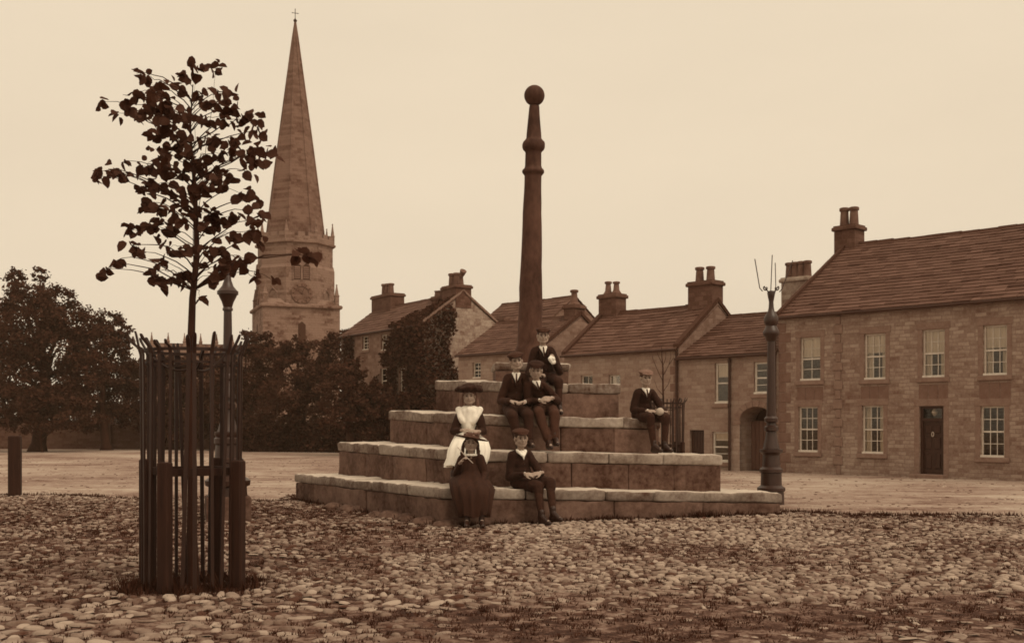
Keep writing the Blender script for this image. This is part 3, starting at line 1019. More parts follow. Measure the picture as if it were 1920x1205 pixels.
# grass and weeds in the joints: nobody could count it
def make_grass():
    V, T, Ls = [], [], []
    off = 0
    spots = []
    for _ in range(15000):
        Y = 7.0 + 15.5 * random.random() ** .8
        X = random.uniform(-.5 * Y - .5, .5 * Y + .5)
        if Y > cob_far(X) + .2 or inside_quad(X, Y, .02):
            continue
        n1 = mnoise.noise(Vector((X * .45, Y * .45, 3.1)))
        p = .72 - .5 * n1
        if X < -1.2 and 10 < Y < 20.5:
            p += .5
        if random.random() < p:
            spots.append((X, Y, random.uniform(.018, .042), random.uniform(.035, .085), 11))
    for _ in range(420):        # ragged edge where cobbles meet gravel
        X = random.uniform(-12, 9)
        spots.append((X, cob_far(X) + random.gauss(0, .12), random.uniform(.04, .09), .12, 10))
    for _ in range(260):        # round the foot of the tree guard
        a = random.random() * 6.28
        r = random.uniform(.2, .68)
        spots.append((-2.87 + r * math.cos(a), 9.75 + r * math.sin(a), random.uniform(.05, .13), .06, 10))
    for i in range(150):        # weeds along the foot of the steps
        t = random.random()
        p = (N1 + (R1 - N1) * t) if random.random() < .6 else (N1 + (L1 - N1) * t)
        d = p - C1
        d = d / np.hypot(*d)
        p = p + d * .07
        k = random.random() ** 3
        spots.append((p[0], p[1], .04 + .09 * k, .05 + .06 * k, 10 + int(14 * k)))
    for (tt, hh) in ((.29, .12), (.46, .10), (.74, .14), (.77, .12), (.5, .08)):
        for q in range(6):
            p = N1 + (R1 - N1) * (tt + random.gauss(0, .012)) + np.array([.02, -.1])
            spots.append((p[0], p[1], hh, .1, 14))
    for (X, Y, h, r, nb) in spots:
        tone0 = random.random()
        for b in range(nb):
            a = random.random() * 6.283
            rr = r * random.random() ** .5
            bx, by = X + rr * math.cos(a), Y + rr * math.sin(a)
            le = random.uniform(.2, .9) * h
            dx, dy = le * math.cos(a), le * math.sin(a)
            w = random.uniform(.004, .009) + .004 * (Y > 14)
            px, py = -math.sin(a) * w, math.cos(a) * w
            hh = h * random.uniform(.6, 1.1)
            V += [(bx - px, by - py, 0), (bx + px, by + py, 0), (bx + dx, by + dy, hh)]
            T += [min(1, max(0, tone0 + random.gauss(0, .2)))] * 3
            Ls += [off, off + 1, off + 2]
            off += 3
    me = np_mesh('grass_tufts', np.array(V), Ls, 3, T)
    tag(link('grass_tufts', me, M['grass']), 'dark grass and weeds growing between the cobbles and along the steps', 'grass', kind='stuff')

make_grass()

def make_pebbles():
    V, T, Ls = [], [], []
    off = 0
    for _ in range(3800):
        Y = 15 + 32 * random.random() ** 1.4
        X = random.uniform(-.52 * Y, .52 * Y)
        if Y < cob_far(X) - .1 or inside_quad(X, Y, .05):
            continue
        r = random.uniform(.010, .026) * (1 + Y / 60)
        ph = random.random() * 6
        t = random.random()
        n = 6
        for rr, hz in ((1, -.1), (.7, .45)):
            for j in range(n):
                th = 2 * math.pi * j / n + ph
                q = rr * r * (1 + .25 * math.sin(3 * th + ph))
                V.append((X + q * 1.2 * math.cos(th), Y + q * math.sin(th), r * hz)); T.append(t)
        for j in range(n):
            a, b = off + j, off + (j + 1) % n
            Ls += [a, b, b + n, a, b + n, a + n]
        for j in range(1, n - 1):
            Ls += [off + n, off + n + j, off + n + j + 1]
        off += 2 * n
    me = np_mesh('loose_gravel', np.array(V), Ls, 3, T)
    tag(link('loose_gravel', me, M['cobble'], None, True), 'loose stones scattered over the bare gravel square', 'gravel', kind='stuff')

make_pebbles()

# ------------------------------------------------------------------ market cross
def rough_block(mb, fmap, n, x0, L, D, y0, z0a, z0b, z1a, z1b, r=.035, amp=.012, tone=.5, ca=False, cb=False, top_tone=None):
    """a worn stone block laid between a face line and its mitred inset; fmap(x, y) gives the plan point, n the inward normal;
    ca / cb: this end is a corner of the step and stays square"""
    H = ((z1a - z0a) + (z1b - z0b)) / 2
    def axis(l):
        rr = min(r, l * .3)
        k = max(1, int(l / .14))
        return [0, rr * .3, rr] + [rr + (l - 2 * rr) * i / k for i in range(1, k)] + [l - rr, l - rr * .3, l]
    ax, ay, az = axis(L), [0, r * .3, r, D * .3, D * .65, D], axis(H)
    idx, vs, fs, tn = {}, [], [], []
    nx, ny, nz = len(ax), len(ay), len(az)
    lo, hi = (0 if ca else r), (L if cb else L - r)
    def vid(i, j, k):
        key = (i, j, k)
        if key in idx:
            return idx[key]
        p = Vector((ax[i], ay[j], az[k]))
        q = Vector((min(max(p.x, lo), hi), min(max(p.y, r), D), min(max(p.z, r), H - r)))
        d = p - q
        if d.length > 1e-6:
            p = q + d.normalized() * min(r, d.length)
        t = p.x / L
        zz = (z0a + (z0b - z0a) * t) + p.z / H * ((z1a - z0a) + ((z1b - z0b) - (z1a - z0a)) * t)
        X, Y = fmap(x0 + p.x, y0 + p.y)
        w = Vector((X, Y, zz))
        nn = fbm(w, 2.3) * amp * 1.2 + fbm(w + Vector((9, 3, 7)), 9) * amp * .7
        if (ca and i < 2) or (cb and i > nx - 3):
            nn = 0
        if j < 4:
            w += Vector((-n[0], -n[1], 0)) * nn
        w.z += (fbm(w + Vector((4, 8, 1)), 2.5) * amp * .8 + fbm(w, 9) * amp * .35) * (1 if k >= nz - 3 else .15)
        idx[key] = len(vs)
        vs.append(tuple(w))
        tn.append(tone if (top_tone is None or k < nz - 1 or j < 2) else top_tone)  # top face behind the arris takes top_tone, paler than the front
        return idx[key]
    def quad(a, b, c, d):
        fs.append((vid(*a), vid(*b), vid(*c), vid(*d)))
    for i in range(nx - 1):
        for k in range(nz - 1):
            quad((i, 0, k), (i + 1, 0, k), (i + 1, 0, k + 1), (i, 0, k + 1))
        for j in range(ny - 1):
            quad((i, j, nz - 1), (i + 1, j, nz - 1), (i + 1, j + 1, nz - 1), (i, j + 1, nz - 1))
            quad((i, j + 1, 0), (i + 1, j + 1, 0), (i + 1, j, 0), (i, j, 0))
    for k in range(nz - 1):
        for j in range(ny - 1):
            quad((0, j + 1, k), (0, j, k), (0, j, k + 1), (0, j + 1, k + 1))
            quad((nx - 1, j, k), (nx - 1, j + 1, k), (nx - 1, j + 1, k + 1), (nx - 1, j, k + 1))
    k0 = len(mb.v)
    mb.v.extend(vs)
    mb.f.extend([tuple(i + k0 for i in f) for f in fs])
    mb.t.extend(tn)

def inset(K, D):
    out = []
    m = len(K)
    for i in range(m):
        a, b, c = K[i - 1], K[i], K[(i + 1) % m]
        e1, e2 = (b - a) / np.hypot(*(b - a)), (c - b) / np.hypot(*(c - b))
        n1, n2 = np.array([-e1[1], e1[0]]), np.array([-e2[1], e2[0]])
        bis = (n1 + n2) / (1 + n1 @ n2)
        out.append(b + bis * D)
    return out

CROSS = empty('market_cross', (float(C1[0]), float(C1[1]), 0), 'tall round stone market cross with a ball top, standing on four worn square stone steps', 'market cross')
# corner heights of the tops (N, R, B, L): the whole flight leans a little to the right
SC_ = [1.0, .79, .557, .378, .152]
TOPS = [(.545, .34, .43, .50), (1.06, .94, 1.03, 1.115), (1.60, 1.535, 1.62, 1.70), (2.145, 2.125, 2.19, 2.24), (2.50, 2.49, 2.5, 2.51)]
BASE = [(-.02, -.06, -.02, 0)] + [tuple(z - .02 for z in t) for t in TOPS[:-1]]
SHIFT = [0, 0, 0.02, .14, .26]
for s in range(5):
    c = C1 + np.array([SHIFT[s], 0])
    K = [c + SC_[s] * (q - C1) for q in (N1, R1, B1, L1)]
    if s == 4:   # the plinth under the shaft is squarer to the lens
        K = [c + np.array(p) for p in ((-.62, -.62), (.62, -.55), (.55, .65), (-.68, .6))]
    mb, cp = MB(), MB()
    ch = (.16, .17, .17, .17, .13)[s]
    depth = .95 if s < 3 else (.6 if s == 3 else .45)
    for side in range(4):
        A, Bq = K[side], K[(side + 1) % 4]
        e = Bq - A
        Ltot = float(np.hypot(*e))
        e = e / Ltot
        n = np.array([-e[1], e[0]])
        za, zb = TOPS[s][side], TOPS[s][(side + 1) % 4]
        ba, bb = BASE[s][side], BASE[s][(side + 1) % 4]
        for course in range(2):
            Dp = .35 if course == 0 else depth
            Ki = inset(K, Dp)
            Ai, Bi = Ki[side], Ki[(side + 1) % 4]
            def fmap(x, y, A=A, Bq=Bq, Ai=Ai, Bi=Bi, Ltot=Ltot, Dp=Dp):
                t, q = x / Ltot, y / Dp
                P = (A + (Bq - A) * t) * (1 - q) + (Ai + (Bi - Ai) * t) * q
                return float(P[0]), float(P[1])
            x = 0.0
            while x < Ltot - .05:
                l = random.uniform(.8, 1.6) if course == 0 else random.uniform(.75, 1.5)
                if Ltot - x - l < .55:
                    l = Ltot - x
                first, last = x < 1e-6, x + l > Ltot - 1e-6
                t0, t1 = x / Ltot, (x + l) / Ltot
                top0, top1 = za + (zb - za) * t0, za + (zb - za) * t1
                bot0, bot1 = ba + (bb - ba) * t0, ba + (bb - ba) * t1
                ga, gb = (0 if first else .0055), (0 if last else .0055)
                if course == 0:
                    out = 0 if (first or last) else random.gauss(0, .006)
                    rough_block(mb, fmap, n, x + ga, l - ga - gb, .35 - out, out, bot0, bot1, top0 - ch, top1 - ch, .016, .022, random.random(), first, last)
                else:
                    out = .02 if (first or last) else .02 + random.gauss(0, .006)
                    jz = 0 if (first or last) else random.gauss(0, .006)
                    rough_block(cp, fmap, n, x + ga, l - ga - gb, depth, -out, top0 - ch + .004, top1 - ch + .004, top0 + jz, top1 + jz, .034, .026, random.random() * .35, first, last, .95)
                x += l
    # rubble core so that no joint shows through
    k2 = [c + (q - c) * (1 - .12 / max(.4, SC_[s] * 2.9)) for q in K]
    mb.hexa([(k2[i][0], k2[i][1], BASE[s][i]) for i in range(4)] + [(k2[i][0], k2[i][1], TOPS[s][i] - .04) for i in range(4)], .4)
    st = mb.build('step' if s < 4 else 'plinth', M['steps'], CROSS, True, True)
    auto_smooth(st, 50)
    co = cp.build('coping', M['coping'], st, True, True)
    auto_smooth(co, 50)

# the shaft, read off as (row, half width in pixels); it leans slightly
SY = 19.2
prof = [(690, 30), (672, 30), (664, 29), (655, 27.5), (648, 24.5), (640, 23.5), (620, 23), (600, 22.6), (580, 22.1), (560, 21.6), (540, 21.1), (520, 20.6), (500, 20.1), (480, 19.6), (460, 19.1), (440, 18.6), (420, 18.2), (400, 17.7), (380, 17.2), (360, 16.7), (345, 16.3), (332, 16.0),
        (329, 16.5), (326.5, 19), (324, 20.6), (321, 20.6), (318.5, 19), (316, 16.5), (312, 15.4), (287, 15.0), (284, 16.5), (281, 19.6), (277, 21.2), (271.5, 21.4), (267, 20), (263.5, 16.6), (260, 14.4),
        (250, 13.6), (225, 11.4), (203, 9.6), (199, 9.2)]
mb = MB()
sets = []
for (py, hw) in prof:
    z = EYE + (HOR - py) / F * SY
    cx = (993.5 + (640 - py) * .019 - 960) / F * SY
    r = hw / F * SY
    n = 28
    rj = [r * (1 + .05 * fbm((math.cos(2 * math.pi * j / n) * 1.2, math.sin(2 * math.pi * j / n) * 1.2, z * 1.5), 1.6)) for j in range(n)]
    sets.append([(cx + rj[j] * math.cos(2 * math.pi * j / n), SY + rj[j] * math.sin(2 * math.pi * j / n), z) for j in range(n)])
mb.rings(sets)
sh = mb.build('shaft', M['shaft'], CROSS)
auto_smooth(sh, 35)
bz = EYE + (HOR - 179.5) / F * SY
bx = (1002 - 960) / F * SY
br = 19.3 / F * SY
mb = MB()
mb.lathe([(bz + br * math.sin(a), max(.002, br * math.cos(a))) for a in np.linspace(-math.pi / 2, math.pi / 2, 17)], bx, SY, 28)
auto_smooth(mb.build('ball_finial', M['shaft'], CROSS), 60)

# half-buried kerb boulders along the left foot of the steps
def boulder_mesh(seed):
    r0 = random.Random(seed)
    mb = MB()
    n = 14
    for_r = []
    for a in np.linspace(-.5, math.pi / 2, 8):
        ring = []
        for j in range(n):
            th = 2 * math.pi * j / n
            p = Vector((math.cos(th) * math.cos(a), math.sin(th) * math.cos(a), math.sin(a)))
            p *= 1 + .22 * mnoise.noise(p * 1.6 + Vector((seed * 3.1, 0, 0)))
            ring.append((p.x, p.y, p.z))
        for_r.append(ring)
    mb.rings(for_r)
    return mb
BOULDERS = [
    ((625, 953), (.15, .24, .13), 'small rounded kerb boulder farthest left along the foot of the steps'),
    ((652, 957), (.16, .28, .14), 'narrow kerb boulder second from the left end of the bottom step'),
    ((676, 959), (.17, .26, .15), 'kerb boulder third from the left end of the bottom step'),
    ((708, 967), (.17, .26, .11), 'low flat kerb boulder midway along the left face of the bottom step'),
    ((735, 972), (.20, .30, .16), 'long sloping kerb boulder before the left face of the bottom step'),
    ((763, 976), (.17, .26, .15), 'kerb boulder leaning on the bottom step two left of the near corner'),
    ((800, 983), (.25, .22, .15), 'largest kerb boulder, at the near corner of the bottom step'),
    ((838, 987), (.27, .17, .14), 'broad low kerb boulder beside the boots of the girl in a straw hat'),
]
for i, ((px, py), sz, lab) in enumerate(BOULDERS):
    mb = boulder_mesh(i + 1)
    ang = math.radians(30) + random.gauss(0, .25)
    ca, sa = math.cos(ang), math.sin(ang)
    p = at(px, py, ground_y(py))
    mb.v = [(p.x + v[0] * sz[0] * ca - v[1] * sz[1] * sa, p.y + .1 + v[0] * sz[0] * sa + v[1] * sz[1] * ca, v[2] * sz[2] * .8 - .01) for v in mb.v]
    t = random.uniform(.2, .7)
    mb.t = [t] * len(mb.v)
    o = mb.build('kerb_boulder', M['steps'], None, True, True)
    tag(o, lab, 'boulder', 'kerb boulders along the foot of the steps')
# ------------------------------------------------------------------ street lamps
def lamp_parts(root, X, Y, c, segs):
    for (name, prof, kind) in segs:
        mb = MB()
        pr = []
        for (py, hw) in prof:
            pr.append((EYE + (HOR - py) / F * Y, hw / F * Y))
        if kind == 'sq':
            pr2 = [(z, r * 1.38) for z, r in pr]
            mb.lathe(pr2, X, Y, 4, rot=math.radians(45 + 18))
            o = mb.build(name, M['iron_lamp'] if name != 'stone_base' else M['steps'], root)
            continue
        mb.lathe(pr, X, Y, 12 if kind == 'oct' else 20)
        auto_smooth(mb.build(name, M['iron_lamp'], root), 38)

YR = 19.75
XR = (1446 - 960) / F * YR
gy = HOR + F * EYE / YR
lampR = empty('street_lamp', (XR, YR, 0), 'iron street lamp with a bare broken lantern frame, right of the steps', 'street lamp', 'street lamps of the market place')
lamp_parts(lampR, XR, YR, 1446, [
    ('base', [(gy + 1, 24), (935, 24), (921, 23.5), (919, 26), (914, 26), (911, 22), (909, 19.5), (886, 19), (885, 21.5), (879, 21.5), (875, 17), (853, 15.5), (849, 18.5), (847, 21.5), (842, 21.5)], 'lathe'),
    ('pedestal', [(841.5, 16), (838, 15.5), (822, 11.5), (809, 9.8), (807, 13.5), (800, 13.5), (798, 9), (793, 8.5), (790, 13), (784, 13.2), (780, 9.6), (774, 9.5)], 'oct'),
    ('column', [(774, 8.8), (640, 7.2)], 'oct'),
    ('capital', [(640, 7.4), (638, 9.5), (632, 11), (628, 14.8), (622, 15.4), (617, 12.5), (611, 9.8), (606, 12.8), (597, 13.6), (590, 10.5), (583, 6.2), (576, 4.8), (566, 4.2), (557, 6), (549, 7.5), (546, 6.5), (545, 4)], 'lathe'),
])
kx = YR / F
def LP(px, py, dy=0):
    p = at(px, py, YR)
    return (p.x, p.y + dy, p.z)
for sgn in (-1, 1):
    mb = MB()
    pts = []
    for i in range(18):
        a = i / 17 * 1.6 * math.pi
        rr = 6.0 * (1 - i / 26)
        pts.append(LP(1446 + sgn * (11 - rr * math.cos(a + 2.4) * .8 - 1), 540 - rr * math.sin(a + 2.4) * .9))
    mb.tube([LP(1446 + sgn * 2, 552)] + pts, .011, 6)
    mb.build('scroll_bracket', M['iron_lamp'], lampR)
for (x0, y0, x1, y1, dy0, dy1) in ((1424, 540, 1413, 487, -.02, -.10), (1444, 546, 1443, 481, -.05, -.2), (1456, 543, 1458, 490, .05, .18), (1467, 541, 1489, 487, .02, .10)):
    mb = MB()
    mb.tube([LP(x0 + (1446 - x0) * .25, y0 + 6, dy0 * .5), LP(x0, y0, dy0), LP(x1, y1, dy1)], .009, 6)
    mb.build('lantern_bar', M['iron_lamp'], lampR)

YL = 16.5
XL = (427 - 960) / F * YL
gy = HOR + F * EYE / YL
lampL = empty('street_lamp', (XL, YL, 0), 'iron street lamp with pyramid cap, partly hidden behind the leafy sapling and its guard', 'street lamp', 'street lamps of the market place')
lamp_parts(lampL, XL, YL, 427, [
    ('stone_base', [(gy + 1, 41), (931, 41), (929, 39)], 'sq'),
    ('base', [(929, 36), (912, 35), (909, 41), (900, 42), (896, 37), (892, 28), (868, 27), (866, 29), (860, 29), (857, 24), (834, 22), (831, 25), (822, 25), (819, 22), (815, 24), (809, 24)], 'lathe'),
    ('pedestal', [(809, 20), (800, 17), (780, 12), (768, 10.5), (766, 15), (757, 15.5), (755, 11), (748, 10), (746, 15), (742, 15), (732, 12), (714, 8.5), (711, 11), (704, 11), (701, 9.5)], 'oct'),
    ('column', [(701, 9.4), (583, 7.6)], 'oct'),
    ('capital', [(583, 7.6), (582, 9.5), (578, 9.5), (576, 8), (566, 11), (557, 15.5), (553, 17), (552, 19.5), (546, 19.5), (544, 17), (536, 10.5), (530, 8.5), (526, 7), (505, 4.5), (500, 2)], 'lathe'),
])

# ------------------------------------------------------------------ tree guards
def make_guard(root, n_pales, seed):
    r0 = random.Random(seed)
    R = .425
    for k, a in enumerate((-103, 167, -14, 77)):
        a = math.radians(a)
        x, y = (R + .03) * math.cos(a), (R + .03) * math.sin(a)
        mb = MB()
        mb.bevbox(-.053, .053, -.05, .05, -.05, 1.13 + r0.uniform(-.01, .02), .012)
        ca, sa = math.cos(a + math.pi / 2), math.sin(a + math.pi / 2)
        mb.v = [(x + v[0] * ca - v[1] * sa, y + v[0] * sa + v[1] * ca, v[2]) for v in mb.v]
        mb.build('post', M['wood_dark'], root)
    for k in range(n_pales):
        a = 2 * math.pi * (k + .5) / n_pales + r0.gauss(0, .035)
        ca, sa = math.cos(a), math.sin(a)
        hw = r0.uniform(.012, .018)
        top = 2.25 + r0.uniform(-.08, .03) - (.03 if sa > 0 else 0)
        flare = r0.uniform(.06, .115)
        lean = r0.gauss(0, .024)
        mb = MB()
        sets = []
        for (z, rad, w) in ((0.0, R, hw), (.5, R, hw), (1.1, R + .004, hw), (1.9, R + .008, hw), (2.06, R + .012, hw), (2.115, R + .028, hw), (top - .035, R + flare * .85, hw), (top - .012, R + flare * .95, hw * .8), (top, R + flare, hw * .3)):
            t = .008
            q = []
            for (du, dr) in ((-w, -t), (w, -t), (w, t), (-w, t)):
                u = du + lean * z * .5
                q.append(((rad + dr) * ca - u * sa, (rad + dr) * sa + u * ca, z))
            sets.append(q)
        mb.rings(sets)
        mb.build('pale', M['iron'], root)
    for (z, rr, th, nm) in ((2.10, R - .012, .014, 'top_hoop'), (1.99, R - .016, .010, 'upper_hoop')):
        mb = MB()
        n = 40
        prof = [(rr - .006, z - th), (rr + .004, z - th), (rr + .004, z + th), (rr - .006, z + th)]
        ring = []
        for j in range(n):
            a = 2 * math.pi * j / n
            ring.append([(r * math.cos(a), r * math.sin(a), zz) for r, zz in prof])
        vs = [p for q in ring for p in q]
        fs = [(i * 4 + c, ((i + 1) % n) * 4 + c, ((i + 1) % n) * 4 + (c + 1) % 4, i * 4 + (c + 1) % 4) for i in range(n) for c in range(4)]
        mb.add(vs, fs)
        mb.build(nm, M['iron'], root)
    P = [((R - .02) * math.cos(math.radians(a)), (R - .02) * math.sin(math.radians(a))) for a in (-103, -14, 77, 167)]
    for i in range(4):
        (xa, ya), (xb, yb) = P[i], P[(i + 1) % 4]
        mb = MB()
        d = Vector((xb - xa, yb - ya, 0)).normalized()
        nrm = Vector((-d.y, d.x, 0)) * .016
        b0, b1 = 1.0, 1.065
        mb.hexa([(xa - nrm.x, ya - nrm.y, b0), (xb - nrm.x, yb - nrm.y, b0), (xb + nrm.x, yb + nrm.y, b0), (xa + nrm.x, ya + nrm.y, b0),
                 (xa - nrm.x, ya - nrm.y, b1), (xb - nrm.x, yb - nrm.y, b1), (xb + nrm.x, yb + nrm.y, b1), (xa + nrm.x, ya + nrm.y, b1)])
        mb.build('rail', M['wood_dark'], root)
    for a in (-60, 60, 180):      # stays from hoop to stem
        a = math.radians(a)
        mb = MB()
        pts = []
        for i in range(9):
            t = i / 8
            rad = (R - .02) * (1 - t) + .04 * t
            pts.append((rad * math.cos(a), rad * math.sin(a), 2.09 - .16 * math.sin(t * math.pi * .62)))
        mb.tube(pts, .011, 6)
        mb.build('stay', M['iron'], root)

GX, GY = (360 - 960) / F * 9.75, 9.75
gd = empty('tree_guard', (GX, GY, 0), 'large dark guard of flared pales and wooden posts around the leafy sapling', 'tree guard', 'tree guards of the market place', local=True)
make_guard(gd, 24, 3)

def copy_tree(o, parent=None):
    c = o.copy()
    COL.objects.link(c)
    c.parent = parent
    for ch in list(o.children):
        copy_tree(ch, c)
    return c
g2 = copy_tree(gd)
g2.location = ((1250 - 960) / F * 27.5, 27.5, -.12)
g2.rotation_euler.z = 1.1
g2['label'] = 'small distant tree guard behind the lone boy at the right end of the steps'

# ------------------------------------------------------------------ the sapling in the guard
def leaf_mesh(name, items):
    """heart-shaped leaves, each slightly folded; items: (centre, axis, normal, size, tone)"""
    out = [(0, 0), (.32, .10), (.5, .38), (.38, .72), (0, 1.0), (-.38, .72), (-.5, .38), (-.32, .10)]
    V, Ls, T = [], [], []
    off = 0
    for (c, ax, nr, sz, tone) in items:
        ax = ax.normalized()
        sd = ax.cross(nr).normalized()
        nn = sd.cross(ax).normalized()
        idx0 = off
        for (u, v) in out:
            p = c + ax * (v * sz) + sd * (u * sz * .92) + nn * (abs(u) * .35 * sz - v * v * .18 * sz)
            V.append(tuple(p)); T.append(tone)
        for k in range(1, 7):
            pass
        # fan from the midrib (0 .. 4)
        Ls += [off, off + 1, off + 2, off, off + 2, off + 3, off, off + 3, off + 4, off, off + 4, off + 5, off, off + 5, off + 6, off, off + 6, off + 7]
        off += 8
    return np_mesh(name, np.array(V), Ls, 3, T)

CL = """256 138 12 4|275 148 12 4|295 158 14 5|405 125 15 6|368 130 17 6|340 145 15 7|192 192 9 3|240 196 16 6|219 212 9 3|262 174 17 6|290 170 15 6|335 167 15 6|305 190 18 7|265 215 18 9|
290 205 22 13|320 205 22 11|350 220 24 12|378 222 14 5|375 180 16 5|395 195 14 5|410 170 14 5|432 174 12 4|420 187 8 2|440 205 18 8|420 220 16 7|450 230 14 5|478 215 14 5|482 245 16 6|292 248 16 7|
318 235 14 6|345 262 14 6|390 258 14 6|410 262 14 5|440 258 16 7|455 280 20 10|490 280 20 9|505 295 14 5|470 300 14 5|295 282 18 9|325 280 24 13|350 290 20 9|395 292 14 6|415 290 12 4|277 305 12 5|
257 312 9 3|212 318 16 8|230 325 10 4|185 322 9 4|172 335 8 3|232 302 8 3|310 320 20 10|340 325 18 8|370 315 18 9|400 318 22 11|425 330 14 6|465 322 12 3|270 350 16 8|290 345 16 7|320 355 12 5|
355 360 16 8|385 350 16 8|410 345 14 6|450 362 14 5|480 375 12 3|275 385 14 7|295 392 16 7|330 390 14 7|360 395 14 6|390 400 16 8|405 412 16 7|440 405 16 7|475 400 14 5|490 405 8 2|285 425 18 9|
310 425 20 12|340 410 14 6|380 430 14 6|250 432 14 7|245 460 12 5|260 472 10 4|320 465 14 6|300 490 14 7|290 510 14 6|215 490 10 4|195 505 8 3|182 518 7 2|350 470 14 6|385 465 16 7|410 470 16 8|
440 440 16 7|470 430 16 7|485 450 12 5|420 500 18 9|400 520 14 6|440 495 18 9|465 490 14 6|480 520 10 4|325 525 16 8|345 515 14 6|300 535 10 3|380 500 12 5|375 560 6 2|510 525 10 3|560 475 13 6|585 482 11 4"""
sap = empty('sapling', (GX, GY, 0), 'slender young lime tree with loose broad leaves growing inside the large guard', 'tree')
stem = [(362, 1108, 12), (361, 1000, 9.5), (360, 900, 8.8), (358, 760, 8), (357, 655, 7.4), (362, 560, 6.2), (368, 480, 5.4), (368, 400, 4.6), (364, 330, 3.6), (358, 280, 2.6), (356, 235, 1.8), (360, 195, 1.3), (363, 160, .9)]
spts = [at(px, py, GY) + Vector((0, .02 * math.sin(py * .03), 0)) for px, py, _ in stem]
spts[0].z = -.05
mb = MB()
mb.tube(spts, [r / F * GY for _, _, r in stem], 10)
auto_smooth(mb.build('trunk', M['bark'], sap), 60)
br, items = MB(), []
rl = random.Random(11)
for line in CL.replace('\n', '').split('|'):
    px, py, rp, n = [float(q) for q in line.split()]
    dy = rl.uniform(-.55, .5)
    if px > 520: dy = .3
    c = at(px, py, GY + dy)
    # twig from the stem, starting lower down
    dist = math.hypot(px - 362, 0)
    sy = min(545, py + 14 + dist * rl.uniform(.2, .5))
    s0 = None
    for i in range(len(stem) - 1):
        if stem[i + 1][1] <= sy <= stem[i][1]:
            t = (stem[i][1] - sy) / (stem[i][1] - stem[i + 1][1])
            s0 = spts[i].lerp(spts[i + 1], t)
    if s0 is None: s0 = spts[5].copy()
    m1 = s0.lerp(c, .4) + Vector((rl.gauss(0, .035), rl.gauss(0, .035), .04 + dist / F * GY * rl.uniform(-.05, .35)))
    m2 = s0.lerp(c, .78) + Vector((rl.gauss(0, .025), rl.gauss(0, .025), .04 + dist / F * GY * rl.uniform(-.05, .22)))
    r0_ = .012 if px > 520 else .0075 * min(1, .4 + dist / 200)
    cv = []
    for i in range(9):
        t = i / 8
        cv.append(s0 * (1 - t) ** 3 + m1 * 3 * t * (1 - t) ** 2 + m2 * 3 * t * t * (1 - t) + c * t ** 3 + Vector((rl.gauss(0, .006), 0, rl.gauss(0, .006))) * (0 < i < 8))
    br.tube(cv, [r0_ * (1 - .75 * i / 8) for i in range(9)], 5)
    rw = rp / F * GY
    for k in range(int(n * 1.55)):
        d = Vector((rl.gauss(0, .46), rl.gauss(0, .6), rl.gauss(0, .42))) * rw
        p = c + d
        ax = Vector((rl.gauss(.25, .7), rl.gauss(0, .6), rl.gauss(-.45, .45)))
        nr = Vector((rl.gauss(0, .7), rl.gauss(-.25, .6), rl.gauss(.5, .5)))
        items.append((p, ax, nr, rl.uniform(.055, .115), min(1, max(0, rl.gauss(.4, .3)))))
br.build('branches', M['bark'], sap, True)
link('leaves', leaf_mesh('leaves', items), M['leaf'], sap)

# bare young tree in the far guard
bt = empty('bare_sapling', tuple(g2.location), 'thin bare sapling with a few upright twigs in the distant guard', 'tree')
YB = 27.5
mb = MB()
P = lambda x, y: at(x, y, YB)
tk = [P(1243, 690), P(1243, 720), P(1244, 760), P(1246, 838)]
tk[-1].z = -.1
mb.tube([P(1240, 650), P(1241, 668)] + tk, [.006, .01, .017, .022, .026, .03], 6)
mb.build('trunk', M['bark'], bt, True)
mb = MB()
for a in ([(1243, 715), (1232, 692), (1224, 672), (1222, 662)], [(1243, 705), (1254, 684), (1258, 668), (1257, 655)], [(1242, 688), (1248, 672), (1249, 655)], [(1242, 682), (1233, 664), (1231, 655)], [(1244, 742), (1232, 728), (1227, 712)], [(1243, 735), (1253, 720), (1258, 705)], [(1254, 684), (1262, 672), (1264, 662)]):
    pts = [P(*q) for q in a]
    mb.tube(pts, [.009 * (1 - .7 * i / (len(pts) - 1)) for i in range(len(pts))], 5)
mb.build('branches', M['bark'], bt, True)

# stump of a gatepost at the left edge
yp = ground_y(930)
px_ = (28 - 960) / F * yp
mb = MB()
mb.bevbox(-.115, .115, -.11, .11, -.1, 1.22, .02)
mb.v = [(px_ + v[0] * .97 - v[1] * .25, yp + v[0] * .25 + v[1] * .97, v[2]) for v in mb.v]
gp = mb.build('wooden_post', M['wood_dark'])
tag(gp, 'stout dark wooden post standing alone at the left edge where the cobbles end', 'post')
